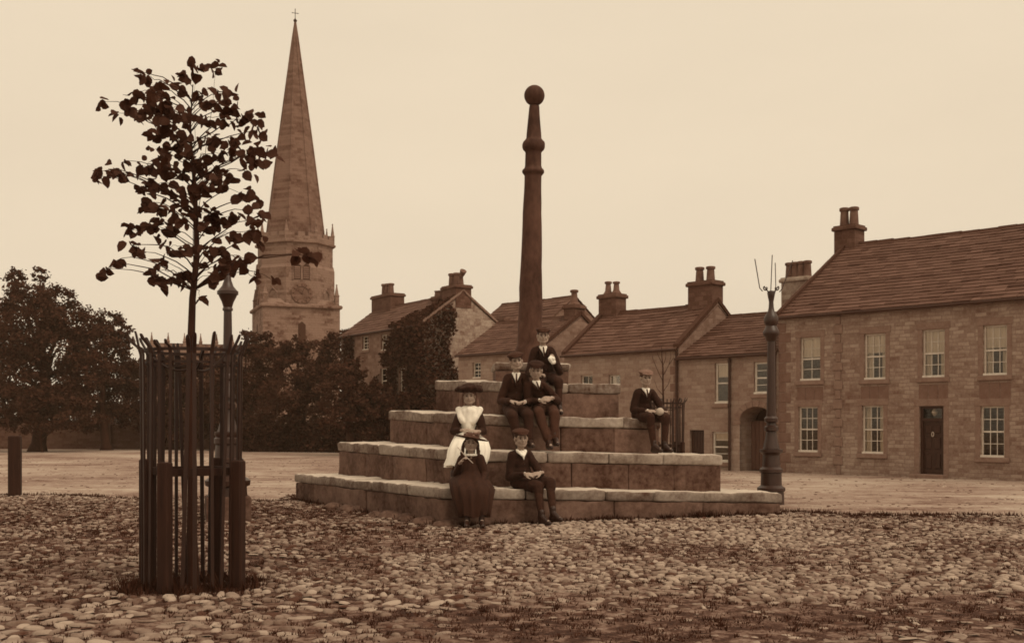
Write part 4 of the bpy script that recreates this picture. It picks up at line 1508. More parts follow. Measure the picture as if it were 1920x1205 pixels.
# ------------------------------------------------------------------ houses
class House:
    """local frame: x along the front, y into the house, z up"""
    def __init__(s, name, label, P0, d, width, depth, eave, ridge, group=None):
        s.P0, s.d = np.array(P0, float), np.array(d, float) / np.hypot(*d)
        s.w, s.dep, s.eave, s.ridge = width, depth, eave, ridge
        s.root = empty(name, (P0[0], P0[1], 0), label, 'house', group, rz=math.atan2(d[1], d[0]), local=True)
        s.open = []

    def x(s, px, y=0.0):
        """local x on the plane y of the front that shows at column px"""
        k = (px - 960) / F
        b = np.array([-s.d[1], s.d[0]])
        p = s.P0 + b * y
        return (k * p[1] - p[0]) / (s.d[0] - k * s.d[1])

    def z(s, px, py, y=0.0):
        b = np.array([-s.d[1], s.d[0]])
        p = s.P0 + b * y + s.d * s.x(px, y)
        return EYE + (HOR - py) / F * p[1]

    def rect(s, px0, px1, py0, py1):
        pm = (px0 + px1) / 2
        return (s.x(px0), s.x(px1), s.z(pm, py1), s.z(pm, py0))

    def walls(s, mat, gable_mat=None, right_gable=True):
        T = .16
        xs = sorted({0, s.w} | {a for o in s.open for a in o[:2]})
        zs = sorted({-.3, s.eave} | {a for o in s.open for a in o[2:4]})
        mb = MB()
        for i in range(len(xs) - 1):
            for k in range(len(zs) - 1):
                xm, zm = (xs[i] + xs[i + 1]) / 2, (zs[k] + zs[k + 1]) / 2
                if any(o[0] < xm < o[1] and o[2] < zm < o[3] for o in s.open):
                    continue
                mb.add([(xs[i], 0, zs[k]), (xs[i + 1], 0, zs[k]), (xs[i + 1], 0, zs[k + 1]), (xs[i], 0, zs[k + 1])], [(0, 1, 2, 3)])
        for (a, b, c, e, *_) in s.open:
            for q in ([(a, 0, c), (a, T, c), (a, T, e), (a, 0, e)], [(b, T, c), (b, 0, c), (b, 0, e), (b, T, e)],
                      [(a, 0, e), (a, T, e), (b, T, e), (b, 0, e)], [(a, T, c), (a, 0, c), (b, 0, c), (b, T, c)]):
                mb.add(q, [(0, 1, 2, 3)])
        D, h = s.dep, s.dep / 2
        wl = mb.build('wall', mat, s.root)
        mb = MB()
        mb.add([(s.w, D, -.3), (0, D, -.3), (0, D, s.eave), (s.w, D, s.eave)], [(0, 1, 2, 3)])
        mb.build('back_wall', mat, s.root)
        for x, fl in ((0, False), (s.w, True)):
            mb = MB()
            q = [(x, 0, -.3), (x, D, -.3), (x, D, s.eave), (x, h, s.ridge - .02), (x, 0, s.eave)]
            mb.add(q, [(0, 1, 2, 3, 4) if fl else (4, 3, 2, 1, 0)])
            mb.build('gable_wall', gable_mat or mat, s.root)
        return wl

    def roof(s, mat, pitch=.21, over=.14, verge=(.06, .06), seed=1, sag=.03):
        r = random.Random(seed)
        h = s.dep / 2
        sl = math.hypot(h + over, (s.ridge - s.eave) * (h + over) / h)
        up = Vector((0, h, s.ridge - s.eave)).normalized()
        mb = MB()
        for back in (False, True):
            u = Vector((0, -up.y, up.z)) if back else up
            nrm = Vector((0, up.z, up.y)) if back else Vector((0, -up.z, up.y))
            y0 = s.dep + over if back else -over
            z0 = s.eave - (s.ridge - s.eave) * over / h + .03
            rows = int(sl / pitch) + 1
            for k in range(rows):
                pk = pitch * (1.15 - .3 * k / rows)
                v0 = k * sl / rows
                v1 = min(sl, v0 + sl / rows * 1.35)
                x = -verge[0] - r.random() * .02
                rowtone = r.gauss(.5, .07)
                while x < s.w + verge[1] - .02:
                    w = min(r.uniform(.25, .6), s.w + verge[1] - x)
                    if s.w + verge[1] - x - w < .15: w = s.w + verge[1] - x
                    th = r.uniform(.02, .032)
                    lift0, lift1 = .032 + r.uniform(-.003, .004), .004
                    tilt = r.gauss(0, .002)
                    dv = r.gauss(0, .007)
                    sg = lambda xx: -sag * math.sin(math.pi * min(1, max(0, xx / s.w))) + .012 * mnoise.noise(Vector((xx * .8, k * .7, seed)))
                    vs = []
                    for tt in (0, th):
                        for (xx, vv, lf) in ((x + .004, v0 + dv, lift0 + tilt), (x + w - .004, v0 + dv, lift0 - tilt), (x + w - .004, v1, lift1), (x + .004, v1, lift1)):
                            p = Vector((xx, y0, z0)) + u * vv + nrm * (lf + tt - .02) + Vector((0, 0, sg(xx) * vv / sl))
                            vs.append(tuple(p))
                    if back:
                        vs = [vs[i] for i in (1, 0, 3, 2, 5, 4, 7, 6)]
                    mb.hexa(vs, min(1, max(0, rowtone + r.gauss(0, .15))))
                    x += w
        # sarking under the slates
        y_e = -over * .5
        z_e = s.eave - (s.ridge - s.eave) * over * .5 / h
        mb.add([(-.02, y_e, z_e), (s.w + .02, y_e, z_e), (s.w + .02, h, s.ridge - sag - .01), (-.02, h, s.ridge - sag - .01)], [(0, 1, 2, 3)], .3)
        mb.add([(s.w + .02, s.dep - y_e, z_e), (-.02, s.dep - y_e, z_e), (-.02, h, s.ridge - sag - .01), (s.w + .02, h, s.ridge - sag - .01)], [(0, 1, 2, 3)], .3)
        rf = mb.build('roof', mat, s.root, tones=True)
        rd = MB()
        x = -verge[0]
        while x < s.w + verge[1] - .05:
            w = min(.55, s.w + verge[1] - x)
            zz = s.ridge + .055 - sag * math.sin(math.pi * min(1, max(0, (x + w / 2) / s.w))) + r.gauss(0, .008)
            q = []
            for xx in (x + .005, x + w - .005):
                q.append([(xx, h + dy, zz + dz) for dy, dz in ((-.17, -.12), (-.05, .035), (.05, .035), (.17, -.12), (.13, -.14), (0, -.03), (-.13, -.14))])
            rd.rings(q)
            x += w
        rd.build('ridge', mat, rf)
        gt = MB()
        gt.tube([(-.03, -over - .035, s.eave - .09), (s.w * .5, -over - .035, s.eave - .10), (s.w + .03, -over - .035, s.eave - .09)], .045, 8)
        gt.build('gutter', M['pipe'], s.root)
        return rf

    def window(s, o, cols=2, rows=2, frame='paint_dull', sill='paint', blind=0.0, curtain=False, surround=True, thick=.045, rail=True):
        x0, x1, z0, z1 = o[:4]
        fm = M[frame]
        mb = MB()
        y0, y1 = .085, .14
        t = thick
        mb.box(x0, x0 + t, y0, y1, z0, z1); mb.box(x1 - t, x1, y0, y1, z0, z1)
        mb.box(x0 + t, x1 - t, y0 + .002, y1, z1 - t, z1)
        mb.box(x0 + t, x1 - t, y0 + .002, y1, z0, z0 + t * 1.3)
        w = mb.build('window', fm, s.root)
        mb = MB()
        zm = (z0 + z1) / 2
        if rail:
            mb.box(x0 + t, x1 - t, y0 + .006, y1 - .004, zm - .022, zm + .022)
        halves = ((z0 + t * 1.3, zm - .022), (zm + .022, z1 - t)) if rail else ((z0 + t * 1.3, z1 - t),)
        for (a, b) in halves:
            for i in range(1, cols):
                xx = x0 + t + (x1 - x0 - 2 * t) * i / cols
                mb.box(xx - .010, xx + .010, y0 + .02, y1 - .02, a, b)
            for j in range(1, rows):
                zz = a + (b - a) * j / rows
                mb.box(x0 + t, x1 - t, y0 + .023, y1 - .023, zz - .010, zz + .010)
        mb.build('glazing_bars', fm, w)
        mb = MB()
        mb.box(x0 + t * .5, x1 - t * .5, .109, .114, z0 + .03, z1 - .03)
        mb.build('pane', M['glass'], w)
        if sill:
            mb = MB()
            mb.box(x0 - .0, x1 + .0, .0, .085, z0 + .001, z0 + .055)
            mb.build('sill', M[sill], w)
        if blind > 0:
            mb = MB()
            mb.box(x0 + .02, x1 - .02, .142, .15, z1 - (z1 - z0) * blind, z1)
            mb.build('blind', M['blind'], w)
        if curtain:
            mb = MB()
            for (a, b) in ((x0, x0 + (x1 - x0) * .3), (x1 - (x1 - x0) * .3, x1)):
                n = 12
                f0 = [(a + (b - a) * i / n, .2 + .018 * math.sin(i * 1.7), z0) for i in range(n + 1)]
                q = [(p[0], p[1], z1) for p in f0]
                q2 = [(p[0], p[1] + .01, z0) for p in f0] + [(p[0], p[1] + .01, z1) for p in f0]
                m = n + 1
                mb.add(f0 + q + q2, [(i, i + 1, m + i + 1, m + i) for i in range(n)] + [(2 * m + i + 1, 2 * m + i, 3 * m + i, 3 * m + i + 1) for i in range(n)])
            mb.build('curtain', M['blind'], w)
        if surround:
            mb = MB()
            mb.bevbox(x0 - .16, x1 + .16, -.016, .05, z1 + .002, z1 + .2, .008)
            mb.bevbox(x0 - .14, x1 + .14, -.07, .05, z0 - .13, z0 - .002, .012)
            mb.bevbox(x0 - .13, x0 - .002, -.012, .05, z0 + .0, z1, .006)
            mb.bevbox(x1 + .002, x1 + .13, -.012, .05, z0 + .0, z1, .006)
            mb.build('surround', M['trim'], w)
        return w

    def chimney(s, xc, yc, w, d, z0, z1, pots, mat='chimney', potr=.13, pot_h=.5):
        mb = MB()
        mb.box(xc - w / 2, xc + w / 2, yc - d / 2, yc + d / 2, z0, z1 - .17)
        mb.bevbox(xc - w / 2 - .07, xc + w / 2 + .07, yc - d / 2 - .07, yc + d / 2 + .07, z1 - .172, z1 - .05, .02)
        mb.box(xc - w / 2 - .02, xc + w / 2 + .02, yc - d / 2 - .02, yc + d / 2 + .02, z1 - .051, z1)
        c = mb.build('chimney', M[mat], s.root)
        for (px_, ph, kind) in pots:
            mb = MB()
            r = potr
            if kind == 'cowl':
                mb.tube([(xc + px_, yc, z1 - .02), (xc + px_, yc, z1 + ph * .5), (xc + px_ + .06, yc, z1 + ph * .75), (xc + px_ + .22, yc, z1 + ph * 1.05)], [r * .8, r * .62, r * .7, r * .95], 12)
            elif kind == 'bell':
                mb.lathe([(z1 - .02, r * 1.9), (z1 + .08, r * 1.3), (z1 + .14, r), (z1 + ph * .8, r * .8), (z1 + ph * .84, r * 1.15), (z1 + ph * .97, r * 1.15), (z1 + ph, r * .8)], xc + px_, yc, 14)
            else:
                mb.lathe([(z1 - .02, r * 1.05), (z1 + .1, r * .98), (z1 + ph * .8, r * .84), (z1 + ph * .83, r * 1.1), (z1 + ph * .97, r * 1.1), (z1 + ph, r * .85)], xc + px_, yc, 14)
            auto_smooth(mb.build('chimney_pot', M['pot'], c), 40)
        return c

    def pipe(s, x, z0=0, z1=None, y=-.06, r=.04):
        mb = MB()
        z1 = z1 or s.eave - .08
        mb.tube([(x, y, z0), (x, y, z1 * .5), (x, y, z1)], r, 10)
        for i in range(3):
            zz = z0 + .6 + (z1 - z0 - .8) * i / 2
            mb.lathe([(zz, r * 1.35), (zz + .09, r * 1.35)], x, y, 10)
        mb.build('drainpipe', M['pipe'], s.root)

    def coping(s, x, w=.16, mat='trim', front=True, back=True):
        mb = MB()
        h = s.dep / 2
        for (ya, yb) in (((-.1, h),) if front else ()) + (((s.dep + .1, h),) if back else ()):
            n = 7
            sl = (s.ridge - s.eave) / h
            for i in range(n):
                a, b = ya + (yb - ya) * i / n, ya + (yb - ya) * (i + 1) / n
                za = s.eave + sl * (a if ya < yb else s.dep - a)
                zb = s.eave + sl * (b if ya < yb else s.dep - b)
                g = .006 * (1 if ya < yb else -1)
                q = [(x - w / 2, a + g, za + .02), (x + w / 2, a + g, za + .02), (x + w / 2, b - g, zb + .02), (x - w / 2, b - g, zb + .02)]
                q += [(p[0], p[1], p[2] + .15) for p in q]
                if ya > yb:
                    q = [q[k] for k in (1, 0, 3, 2, 5, 4, 7, 6)]
                mb.hexa(q)
        mb.build('gable_coping', M[mat], s.root)

ROW = np.array([.689, -.725])
ROW /= np.hypot(*ROW)
BK = np.array([-ROW[1], ROW[0]])
P_RH = np.array([8.06, 32.9])

# --- right house
H = House('stone_house', 'long two-storey stone house on the right with sash windows and a dark front door', P_RH, ROW, 9.4, 8.2, 4.72, 7.30)
wins = [H.rect(1500, 1538, 632, 713), H.rect(1620, 1660, 625, 711), H.rect(1729, 1771, 617, 707), H.rect(1843, 1888, 609, 703)]
low = [H.rect(1497, 1533, 762, 847), H.rect(1616, 1656, 760, 850), H.rect(1838, 1883, 761, 857)]
door = H.rect(1724, 1769, 761, 889)
door = (door[0], door[1], .10, door[3])
extra_u = (wins[3][0] + 2.0, wins[3][1] + 2.0, wins[3][2], wins[3][3])
H.open = wins + low + [door, extra_u]
H.walls(M['wall_right'])
H.roof(M['slate'], .22, seed=4, sag=.10)
for i, o in enumerate(wins):
    H.window(o, 3 if i else 2, 2, 'paint_dull', 'paint', blind=(.46, .42, .5, .0)[i] if i < 3 else .45, curtain=(i != 0))
for i, o in enumerate(low):
    H.window(o, 3, 2, 'paint_dull', 'paint', curtain=(i == 1))
H.window(extra_u, 3, 2, 'paint_dull', 'paint', blind=.4)
# stone panels between the storeys
for o in wins:
    mb = MB()
    for k in range(3):
        a = o[0] - .1 + k * (o[1] - o[0] + .2) / 3
        mb.bevbox(a + .005, a + (o[1] - o[0] + .2) / 3 - .005, -.013, .04, o[2] - .62, o[2] - .19, .01)
    mb.build('apron_stones', M['quoin'], H.root)
mb = MB()
xq = H.x(1572)
zz = .0
k = 0
while zz < H.eave - .25:
    hh = .24 + .05 * random.random()
    wd = .30 if k % 2 else .17
    off_ = .0 if k % 3 else .03
    mb.bevbox(xq - wd * .55 + off_, xq + wd * .45, -.04, .05, zz + .006, zz + hh - .006, .012)
    zz += hh
    k += 1
mb.build('quoins', M['trim'], H.root)
mb = MB()
zz, k = 0.0, 0
while zz < H.eave - .25:
    hh = .3
    mb.bevbox(.003, .42 if k % 2 else .26, -.014, .05, zz + .006, zz + hh - .006, .012)
    zz += hh; k += 1
mb.build('corner_quoins', M['quoin'], H.root)
# front door
x0, x1, z0, z1 = door
mb = MB()
zt = z0 + (z1 - z0) * .80
for (a, b, c, d) in ((x0, x0 + .07, z0, z1), (x1 - .07, x1, z0, z1), (x0 + .07, x1 - .07, z1 - .07, z1), (x0 + .07, x1 - .07, zt - .04, zt + .04)):
    mb.box(a, b, .06 if a in (x0, x1 - .07) else .063, .15, c, d)
dr = mb.build('door', M['door'], H.root)
mb = MB()
mb.box(x0 + .07, x1 - .07, .12, .15, z0, zt - .04)
xm = (x0 + x1) / 2
for (a, b) in ((x0 + .13, xm - .04), (xm + .04, x1 - .13)):
    for (c, d) in ((z0 + .15, z0 + .55), (z0 + .68, z0 + 1.0), (z0 + 1.1, zt - .15)):
        mb.bevbox(a, b, .095, .119, c, d, .012)
mb.build('door_leaf', M['door'], dr)
mb = MB()
mb.box(x0 + .07, x1 - .07, .11, .115, zt + .04, z1 - .07)
mb.build('fanlight', M['glass'], dr)
mb = MB()
mb.lathe([(zt + .10, .02), (zt + .16, .07), (zt + .2, .09), (zt + .24, .07), (zt + .3, .02)], xm, .19, 10)
mb.build('fanlight_lamp', M['paint_dull'], dr)
mb = MB()
mb.tube([(xm + .03 * math.cos(t), .08, z0 + 1.08 + .06 * math.sin(t)) for t in np.linspace(0, 6.28, 14)], .012, 6)
mb.build('knocker', M['brass'], dr)
mb = MB()
mb.bevbox(x0 - .16, x1 + .16, -.016, .05, z1 + .002, z1 + .2, .008)
mb.bevbox(x0 - .15, x0 - .002, -.012, .05, z0, z1, .006)
mb.bevbox(x1 + .002, x1 + .15, -.012, .05, z0, z1, .006)
mb.build('surround', M['trim'], dr)
mb = MB()
mb.bevbox(x0 - .12, x1 + .12, -.34, .05, -.02, .10, .015)
mb.build('doorstep', M['trim'], H.root)
# chimney on the left end of the ridge
h = H.dep / 2
xa, xb = H.x(1571, h), H.x(1614, h)
H.chimney((xa + xb) / 2, h, (xb - xa) * .9, .62, H.ridge - .5, H.z(1592, 424, h), [(-.17, .62, 'pot'), (.17, .6, 'pot')], potr=.15)
H.coping(.02, .1, 'slate')
H.pipe(-.10, 0, H.eave - .1)
HR = H

# --- archway house between
x_l = H.x(1273)
P_A = P_RH + ROW * x_l
wA = -x_l - .004
H = House('stone_house', 'low pale house with a round carriage arch between its two taller neighbours', P_A, ROW, wA, 5.6, 3.66, 5.15)
w1 = H.rect(1340, 1367, 680, 756)
w2 = H.rect(1413, 1446, 678, 738)
w3 = H.rect(1335, 1365, 809, 866)
dk = H.rect(1293, 1320, 806, 879)
dk = (dk[0], dk[1], .0, dk[3])
ar = H.rect(1387, 1449, 762, 882)
ar = (ar[0], ar[1], -.05, ar[3])
H.open = [w1, w2, w3, dk, ar]
H.walls(M['wall_render'])
H.roof(M['slate'], .21, verge=(-.0, -.02), seed=9, sag=.04)
for o, bl in ((w1, .35), (w2, .0), (w3, .3)):
    H.window(o, 1, 2 if o is not w1 else 1, 'paint', 'paint', blind=bl, thick=.06, surround=False)
    mb = MB()
    mb.bevbox(o[0] - .08, o[1] + .08, -.06, .04, o[2] - .13, o[2] - .002, .01)
    mb.build('window_ledge', M['trim'], H.root)
mb = MB()
mb.box(dk[0], dk[1], .12, .17, 0, dk[3])
for k in range(5):
    a = dk[0] + (dk[1] - dk[0]) * k / 5
    mb.box(a + .008, a + (dk[1] - dk[0]) / 5 - .008, .10, .121, .02, dk[3] - .02)
mb.build('door', M['door'], H.root)
# arch: spandrels, ring of voussoirs, boarded gate set back in the passage
xc, rad = (ar[0] + ar[1]) / 2, (ar[1] - ar[0]) / 2
rise = rad * .72
zs = ar[3] - rise
n = 16
mb = MB()
arc = [(xc - rad * math.cos(math.pi * i / n), zs + rise * math.sin(math.pi * i / n)) for i in range(n + 1)]
for i in range(n):
    (xa, za), (xb, zb) = arc[i], arc[i + 1]
    mb.add([(xa, 0, za), (xb, 0, zb), (xb, 0, ar[3]), (xa, 0, ar[3])], [(0, 1, 2, 3)])
    mb.add([(xa, 0, za), (xa, .9, za), (xb, .9, zb), (xb, 0, zb)], [(0, 1, 2, 3)])
mb.add([(ar[0], 0, -.05), (ar[0], .9, -.05), (ar[0], .9, zs), (ar[0], 0, zs)], [(0, 1, 2, 3)])
mb.add([(ar[1], .9, -.05), (ar[1], 0, -.05), (ar[1], 0, zs), (ar[1], .9, zs)], [(0, 1, 2, 3)])
mb.build('arch_soffit', M['wall_render'], H.root)
mb = MB()
nv = 9
for i in range(nv):
    a0, a1 = math.pi * i / nv + .012, math.pi * (i + 1) / nv - .012
    q = []
    for yy in (-.02, .05):
        for (aa, rr) in ((a0, 0.01), (a1, .01), (a1, .19), (a0, .19)):
            q.append((xc - (rad + rr) * math.cos(aa), yy, zs + (rise + rr) * math.sin(aa)))
    mb.hexa([q[k] for k in (4, 5, 6, 7, 0, 1, 2, 3)])
for sx in (-1, 1):
    xa = xc + sx * (rad + .1)
    mb.bevbox(xa - .13, xa + .13, -.035, .05, zs - .12, zs - .004, .012)
mb.build('arch_surround', M['trim'], H.root)
mb = MB()
for k in range(8):
    a = ar[0] + (ar[1] - ar[0]) * k / 8
    mb.box(a + .006, a + (ar[1] - ar[0]) / 8 - .006, .62, .66, .02, zs - .02)
mb.box(ar[0], ar[1], .661, .69, .02, zs + .0)
mb.build('gate', M['gate'], H.root)
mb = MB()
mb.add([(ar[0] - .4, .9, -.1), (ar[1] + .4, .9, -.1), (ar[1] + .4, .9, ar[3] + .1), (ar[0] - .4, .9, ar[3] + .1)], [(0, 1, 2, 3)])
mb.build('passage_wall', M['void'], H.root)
H.pipe(H.x(1369.5), 0)
# a tall four-pot stack rises behind its roof
xs_ = H.x(1497, 5.0)
H.chimney(xs_, 5.0, 1.0, .6, 4.0, H.z(1497, 520, 5.0), [(-.36, .55, 'pot'), (-.12, .55, 'pot'), (.12, .55, 'pot'), (.36, .55, 'pot')], 'chimney_pale', potr=.14)
HA = H

# --- middle house with its gable standing above the archway house
x_l = HR.x(1058)
P_2 = P_RH + ROW * x_l
w_2 = -(x_l - HR.x(1273)) - .004
H = House('stone_house', 'plain pale stone house right of the cross with a chimney at each end', P_2, ROW, w_2, 4.3, 3.98, 5.60)
wa = H.rect(1089, 1111, 703, 722)
wb = H.rect(1141, 1163, 702, 722)
H.open = [wa, wb]
H.walls(M['wall_render'], M['wall_gable'])
H.roof(M['slate'], .21, verge=(.0, .0), seed=14, sag=.08)
for o in (wa, wb):
    H.window(o, 2, 1, 'paint_dull', 'paint', curtain=True, rail=False, surround=False)
H.coping(H.w - .06, .2, 'slate')
H.coping(.05, .2, 'slate')
h = H.dep / 2
xa, xb = H.x(1328, h), H.x(1384, h)
H.chimney(H.w - .52, h, 1.02, .62, H.ridge - .6, H.z(1356, 524, h), [(-.24, .52, 'pot'), (.22, .5, 'pot')], potr=.15)
H.chimney(.42, h, .85, .58, H.ridge - .6, H.z(1138, 553, h), [(-.2, .5, 'bell'), (.2, .46, 'bell')], potr=.12)
mb = MB()
zz, k = .0, 0
while zz < H.eave - .35:
    mb.bevbox(H.w - (.36 if k % 2 else .22), H.w - .004, -.016, .05, zz + .006, zz + .27, .012)
    zz += .28; k += 1
mb.build('quoins', M['quoin'], H.root)
H.pipe(H.w - .05, 0)

# --- house behind the shaft
P_3 = np.array([-2.26, 46.0])
H = House('stone_house', 'low stone cottage behind the cross shaft with one narrow chimney on its gable', P_3, ROW, 4.9, 4.6, 4.40, 5.85)
w3 = H.rect(886, 901, 679, 709)
H.open = [w3]
H.walls(M['wall_render'], M['wall_gable'])
H.roof(M['slate'], .21, verge=(.05, .0), seed=21, sag=.05)
H.window(w3, 2, 2, 'paint_dull', 'paint_dull', curtain=True, surround=False)
h = H.dep / 2
H.chimney(H.w - .36, h, .62, .58, H.ridge - .6, H.z(1075, 572, h), [(0, .62, 'bell')], potr=.15)
H.coping(H.w - .05, .18, 'slate')

# --- roof farther back
P_4 = np.array([-2.3, 58.0])
H = House('stone_house', 'distant house showing only its roof behind the cottage at the shaft', P_4, ROW, 5.4, 5.0, 6.2, 8.0)
H.open = []
H.walls(M['wall_ivy'], M['wall_gable'])
H.roof(M['slate'], .3, seed=27, sag=.03)
H.chimney(1.6, .9, 1.1, .7, 6.0, 7.0, [], 'chimney')

# --- ivy house
D_I = np.array([.555, -.832])
B_I = np.array([.832, .555])
P_I = np.array([-9.01, 57.45])
H = House('stone_house', 'tall old stone house half covered in ivy, with a pale rubble gable', P_I, D_I, 8.96, 4.2, 6.10, 7.62)
wins = [H.rect(679, 691, 630, 656), H.rect(714, 726, 627, 657), H.rect(713, 729, 690, 737), H.rect(749, 760, 690, 735)]
H.open = wins
H.walls(M['wall_ivy'], M['wall_rubble'])
H.roof(M['slate'], .3, seed=33, sag=.05)
for i, o in enumerate(wins):
    H.window(o, 2, 2, 'paint_dull', 'paint_dull', curtain=True, surround=(i < 2))
h = H.dep / 2
def hx(px): return H.x(px, h)
H.chimney(hx(727), h, hx(745) - hx(709), .8, H.ridge - .6, H.z(727, 553, h), [(-.36, .62, 'pot'), (0, .6, 'pot'), (.36, .58, 'pot')], potr=.17)
H.chimney(hx(832), h - .3, .5, .5, H.ridge - .6, H.z(832, 557, h), [(-.12, .3, 'pot'), (.16, .28, 'pot')], potr=.13)
xa, xb = H.w - .85, H.w
H.chimney(H.w - .62, h, 1.3, .85, H.ridge - .7, H.z(866, 534, h), [(-.42, .64, 'pot'), (.02, .62, 'pot'), (.42, .62, 'cowl')], potr=.17)
H.coping(H.w - .06, .2, 'trim')
HI = H

# ------------------------------------------------------------------ foliage
def leaf_cards(c, size, tones, seed, flat=None):
    r = np.random.default_rng(seed)
    n = len(c)
    u = r.normal(size=(n, 3)); u /= np.linalg.norm(u, axis=1, keepdims=True)
    w = r.normal(size=(n, 3))
    if flat is not None:
        w = w * .55 + flat
    v = np.cross(w, u); v /= np.linalg.norm(v, axis=1, keepdims=True) + 1e-9
    a = (size * r.uniform(.6, 1.25, n))[:, None]
    V = np.empty((n, 4, 3))
    V[:, 0] = c - u * a * .5
    V[:, 1] = c + v * a * .33 + u * a * .05
    V[:, 2] = c + u * a * .5
    V[:, 3] = c - v * a * .33 + u * a * .05
    return V.reshape(-1, 3), np.repeat(np.clip(tones, 0, 1), 4)

def crown_points(lobes, per, seed, Y, clump=.26, thick=1.0):
    """lobes: (px, py, r px); leaves gathered in clumps near the surface of each lobe"""
    r = np.random.default_rng(seed)
    P, T = [], []
    for (px, py, rp) in lobes:
        dy = r.uniform(-.6, .6) * rp / F * Y * thick
        c = np.array(at(px, py, Y + dy))
        R = rp / F * Y
        nc = int(28 * max(.6, (R / 1.5) ** 1.2))
        d = r.normal(size=(nc, 3)); d /= np.linalg.norm(d, axis=1, keepdims=True)
        d[:, 2] = d[:, 2] * .85
        cc = c + d * R * r.uniform(.55, 1.0, nc)[:, None]
        tn = r.normal(.45, .16, nc)
        k = int(per * (R / 1.5) ** 2 / nc) + 1
        pts = cc.repeat(k, 0) + r.normal(size=(nc * k, 3)) * R * clump * np.array([.62, .62, .45])
        P.append(pts)
        T.append(tn.repeat(k) + r.normal(0, .08, nc * k))
    return np.concatenate(P), np.concatenate(T)

def far_tree(name, label, cat, Y, lobes, trunk, per=3000, size=.175, seed=1, mat='foliage', group=None, limbs=True):
    base_ = at(trunk[0], trunk[1], Y)
    root = empty(name, (base_.x, Y, 0), label, cat, group)
    P, T = crown_points(lobes, per, seed, Y)
    P[:, 2] = np.maximum(P[:, 2], .05)
    V, TT = leaf_cards(P, size, T, seed + 50)
    me = np_mesh('crown', V, np.arange(len(V)), 4, TT)
    link('crown', me, M[mat], root)
    rr = random.Random(seed)
    mb = MB()
    b0 = Vector((base_.x, Y, -.1))
    top = at(trunk[2], trunk[3], Y)
    tr = trunk[4]
    mid = b0.lerp(top, .5) + Vector((rr.gauss(0, .2), 0, 0))
    mb.tube([b0, b0.lerp(mid, .15), mid, top], [tr * 1.5, tr, tr * .75, tr * .3], 9)
    if limbs:
        for (px, py, rp) in lobes:
            t = rr.uniform(.35, .85)
            s0 = b0.lerp(mid, t * 2) if t < .5 else mid.lerp(top, t * 2 - 1)
            c = at(px, py, Y + rr.uniform(-.4, .4))
            m1 = s0.lerp(c, .5) + Vector((0, 0, .25))
            mb.tube([s0, m1, c], [tr * .4, tr * .24, tr * .06], 6)
    mb.build('trunk', M['bark'], root, True)
    return root

TG = 'trees along the churchyard'
far_tree('leafy_tree', 'tallest broad dark tree at the far left edge of the square', 'tree', 58,
         [(62, 552, 42), (100, 560, 34), (35, 575, 40), (130, 600, 45), (60, 620, 60), (110, 650, 60), (20, 650, 50), (165, 640, 40), (40, 710, 60), (110, 720, 60), (160, 700, 50), (65, 760, 45), (-25, 600, 50), (-30, 690, 60), (125, 765, 40), (25, 520, 20), (75, 516, 17)],
         (70, 845, 72, 600, .38), seed=2, group=TG)
far_tree('leafy_tree', 'rounded dark tree left of the tree guard, sky showing through its right side', 'tree', 61,
         [(195, 615, 36), (222, 640, 30), (190, 670, 50), (228, 705, 36), (180, 735, 45), (225, 755, 40), (205, 600, 24), (165, 780, 35), (250, 780, 32), (236, 622, 15)],
         (200, 842, 200, 660, .28), seed=5, group=TG)
far_tree('leafy_tree', 'dark tree seen through the pales of the large guard', 'tree', 63,
         [(268, 696, 34), (300, 692, 34), (345, 690, 34), (395, 694, 36), (268, 712, 36), (300, 735, 40), (335, 715, 36), (290, 780, 40), (350, 770, 45), (318, 690, 26), (370, 725, 38), (385, 775, 40), (358, 690, 24)],
         (320, 840, 322, 720, .25), seed=8, group=TG)
far_tree('leafy_tree', 'bushy dark tree between the guard and the church tower', 'tree', 60,
         [(420, 705, 40), (450, 680, 40), (480, 650, 30), (470, 720, 50), (430, 760, 45), (505, 680, 36), (495, 755, 48), (465, 632, 18), (497, 640, 22)],
         (460, 843, 462, 690, .25), seed=12, group=TG)
far_tree('leafy_tree', 'dense dark tree directly below the church tower', 'tree', 57,
         [(530, 665, 34), (560, 690, 44), (590, 660, 34), (545, 735, 50), (600, 720, 48), (620, 680, 32), (575, 775, 45), (520, 780, 40), (615, 640, 22), (550, 648, 22)],
         (565, 846, 565, 700, .25), seed=15, group=TG)
far_tree('leafy_tree', 'dark tree shading the left corner of the ivy-clad house', 'tree', 50,
         [(640, 700, 30), (665, 740, 38), (650, 780, 42), (690, 760, 36), (665, 690, 26), (720, 785, 34), (740, 760, 30), (705, 735, 26), (625, 745, 34), (755, 790, 34), (690, 800, 32), (795, 780, 42), (835, 770, 40)],
         (660, 850, 662, 720, .22), seed=19, group=TG)
far_tree('leafy_tree', 'small loose tree against the sky at the left corner of the ivy-clad house', 'tree', 66,
         [(632, 632, 14), (648, 624, 9), (618, 645, 16), (640, 655, 20)], (635, 840, 635, 640, .12), seed=23, group=TG, size=.17)

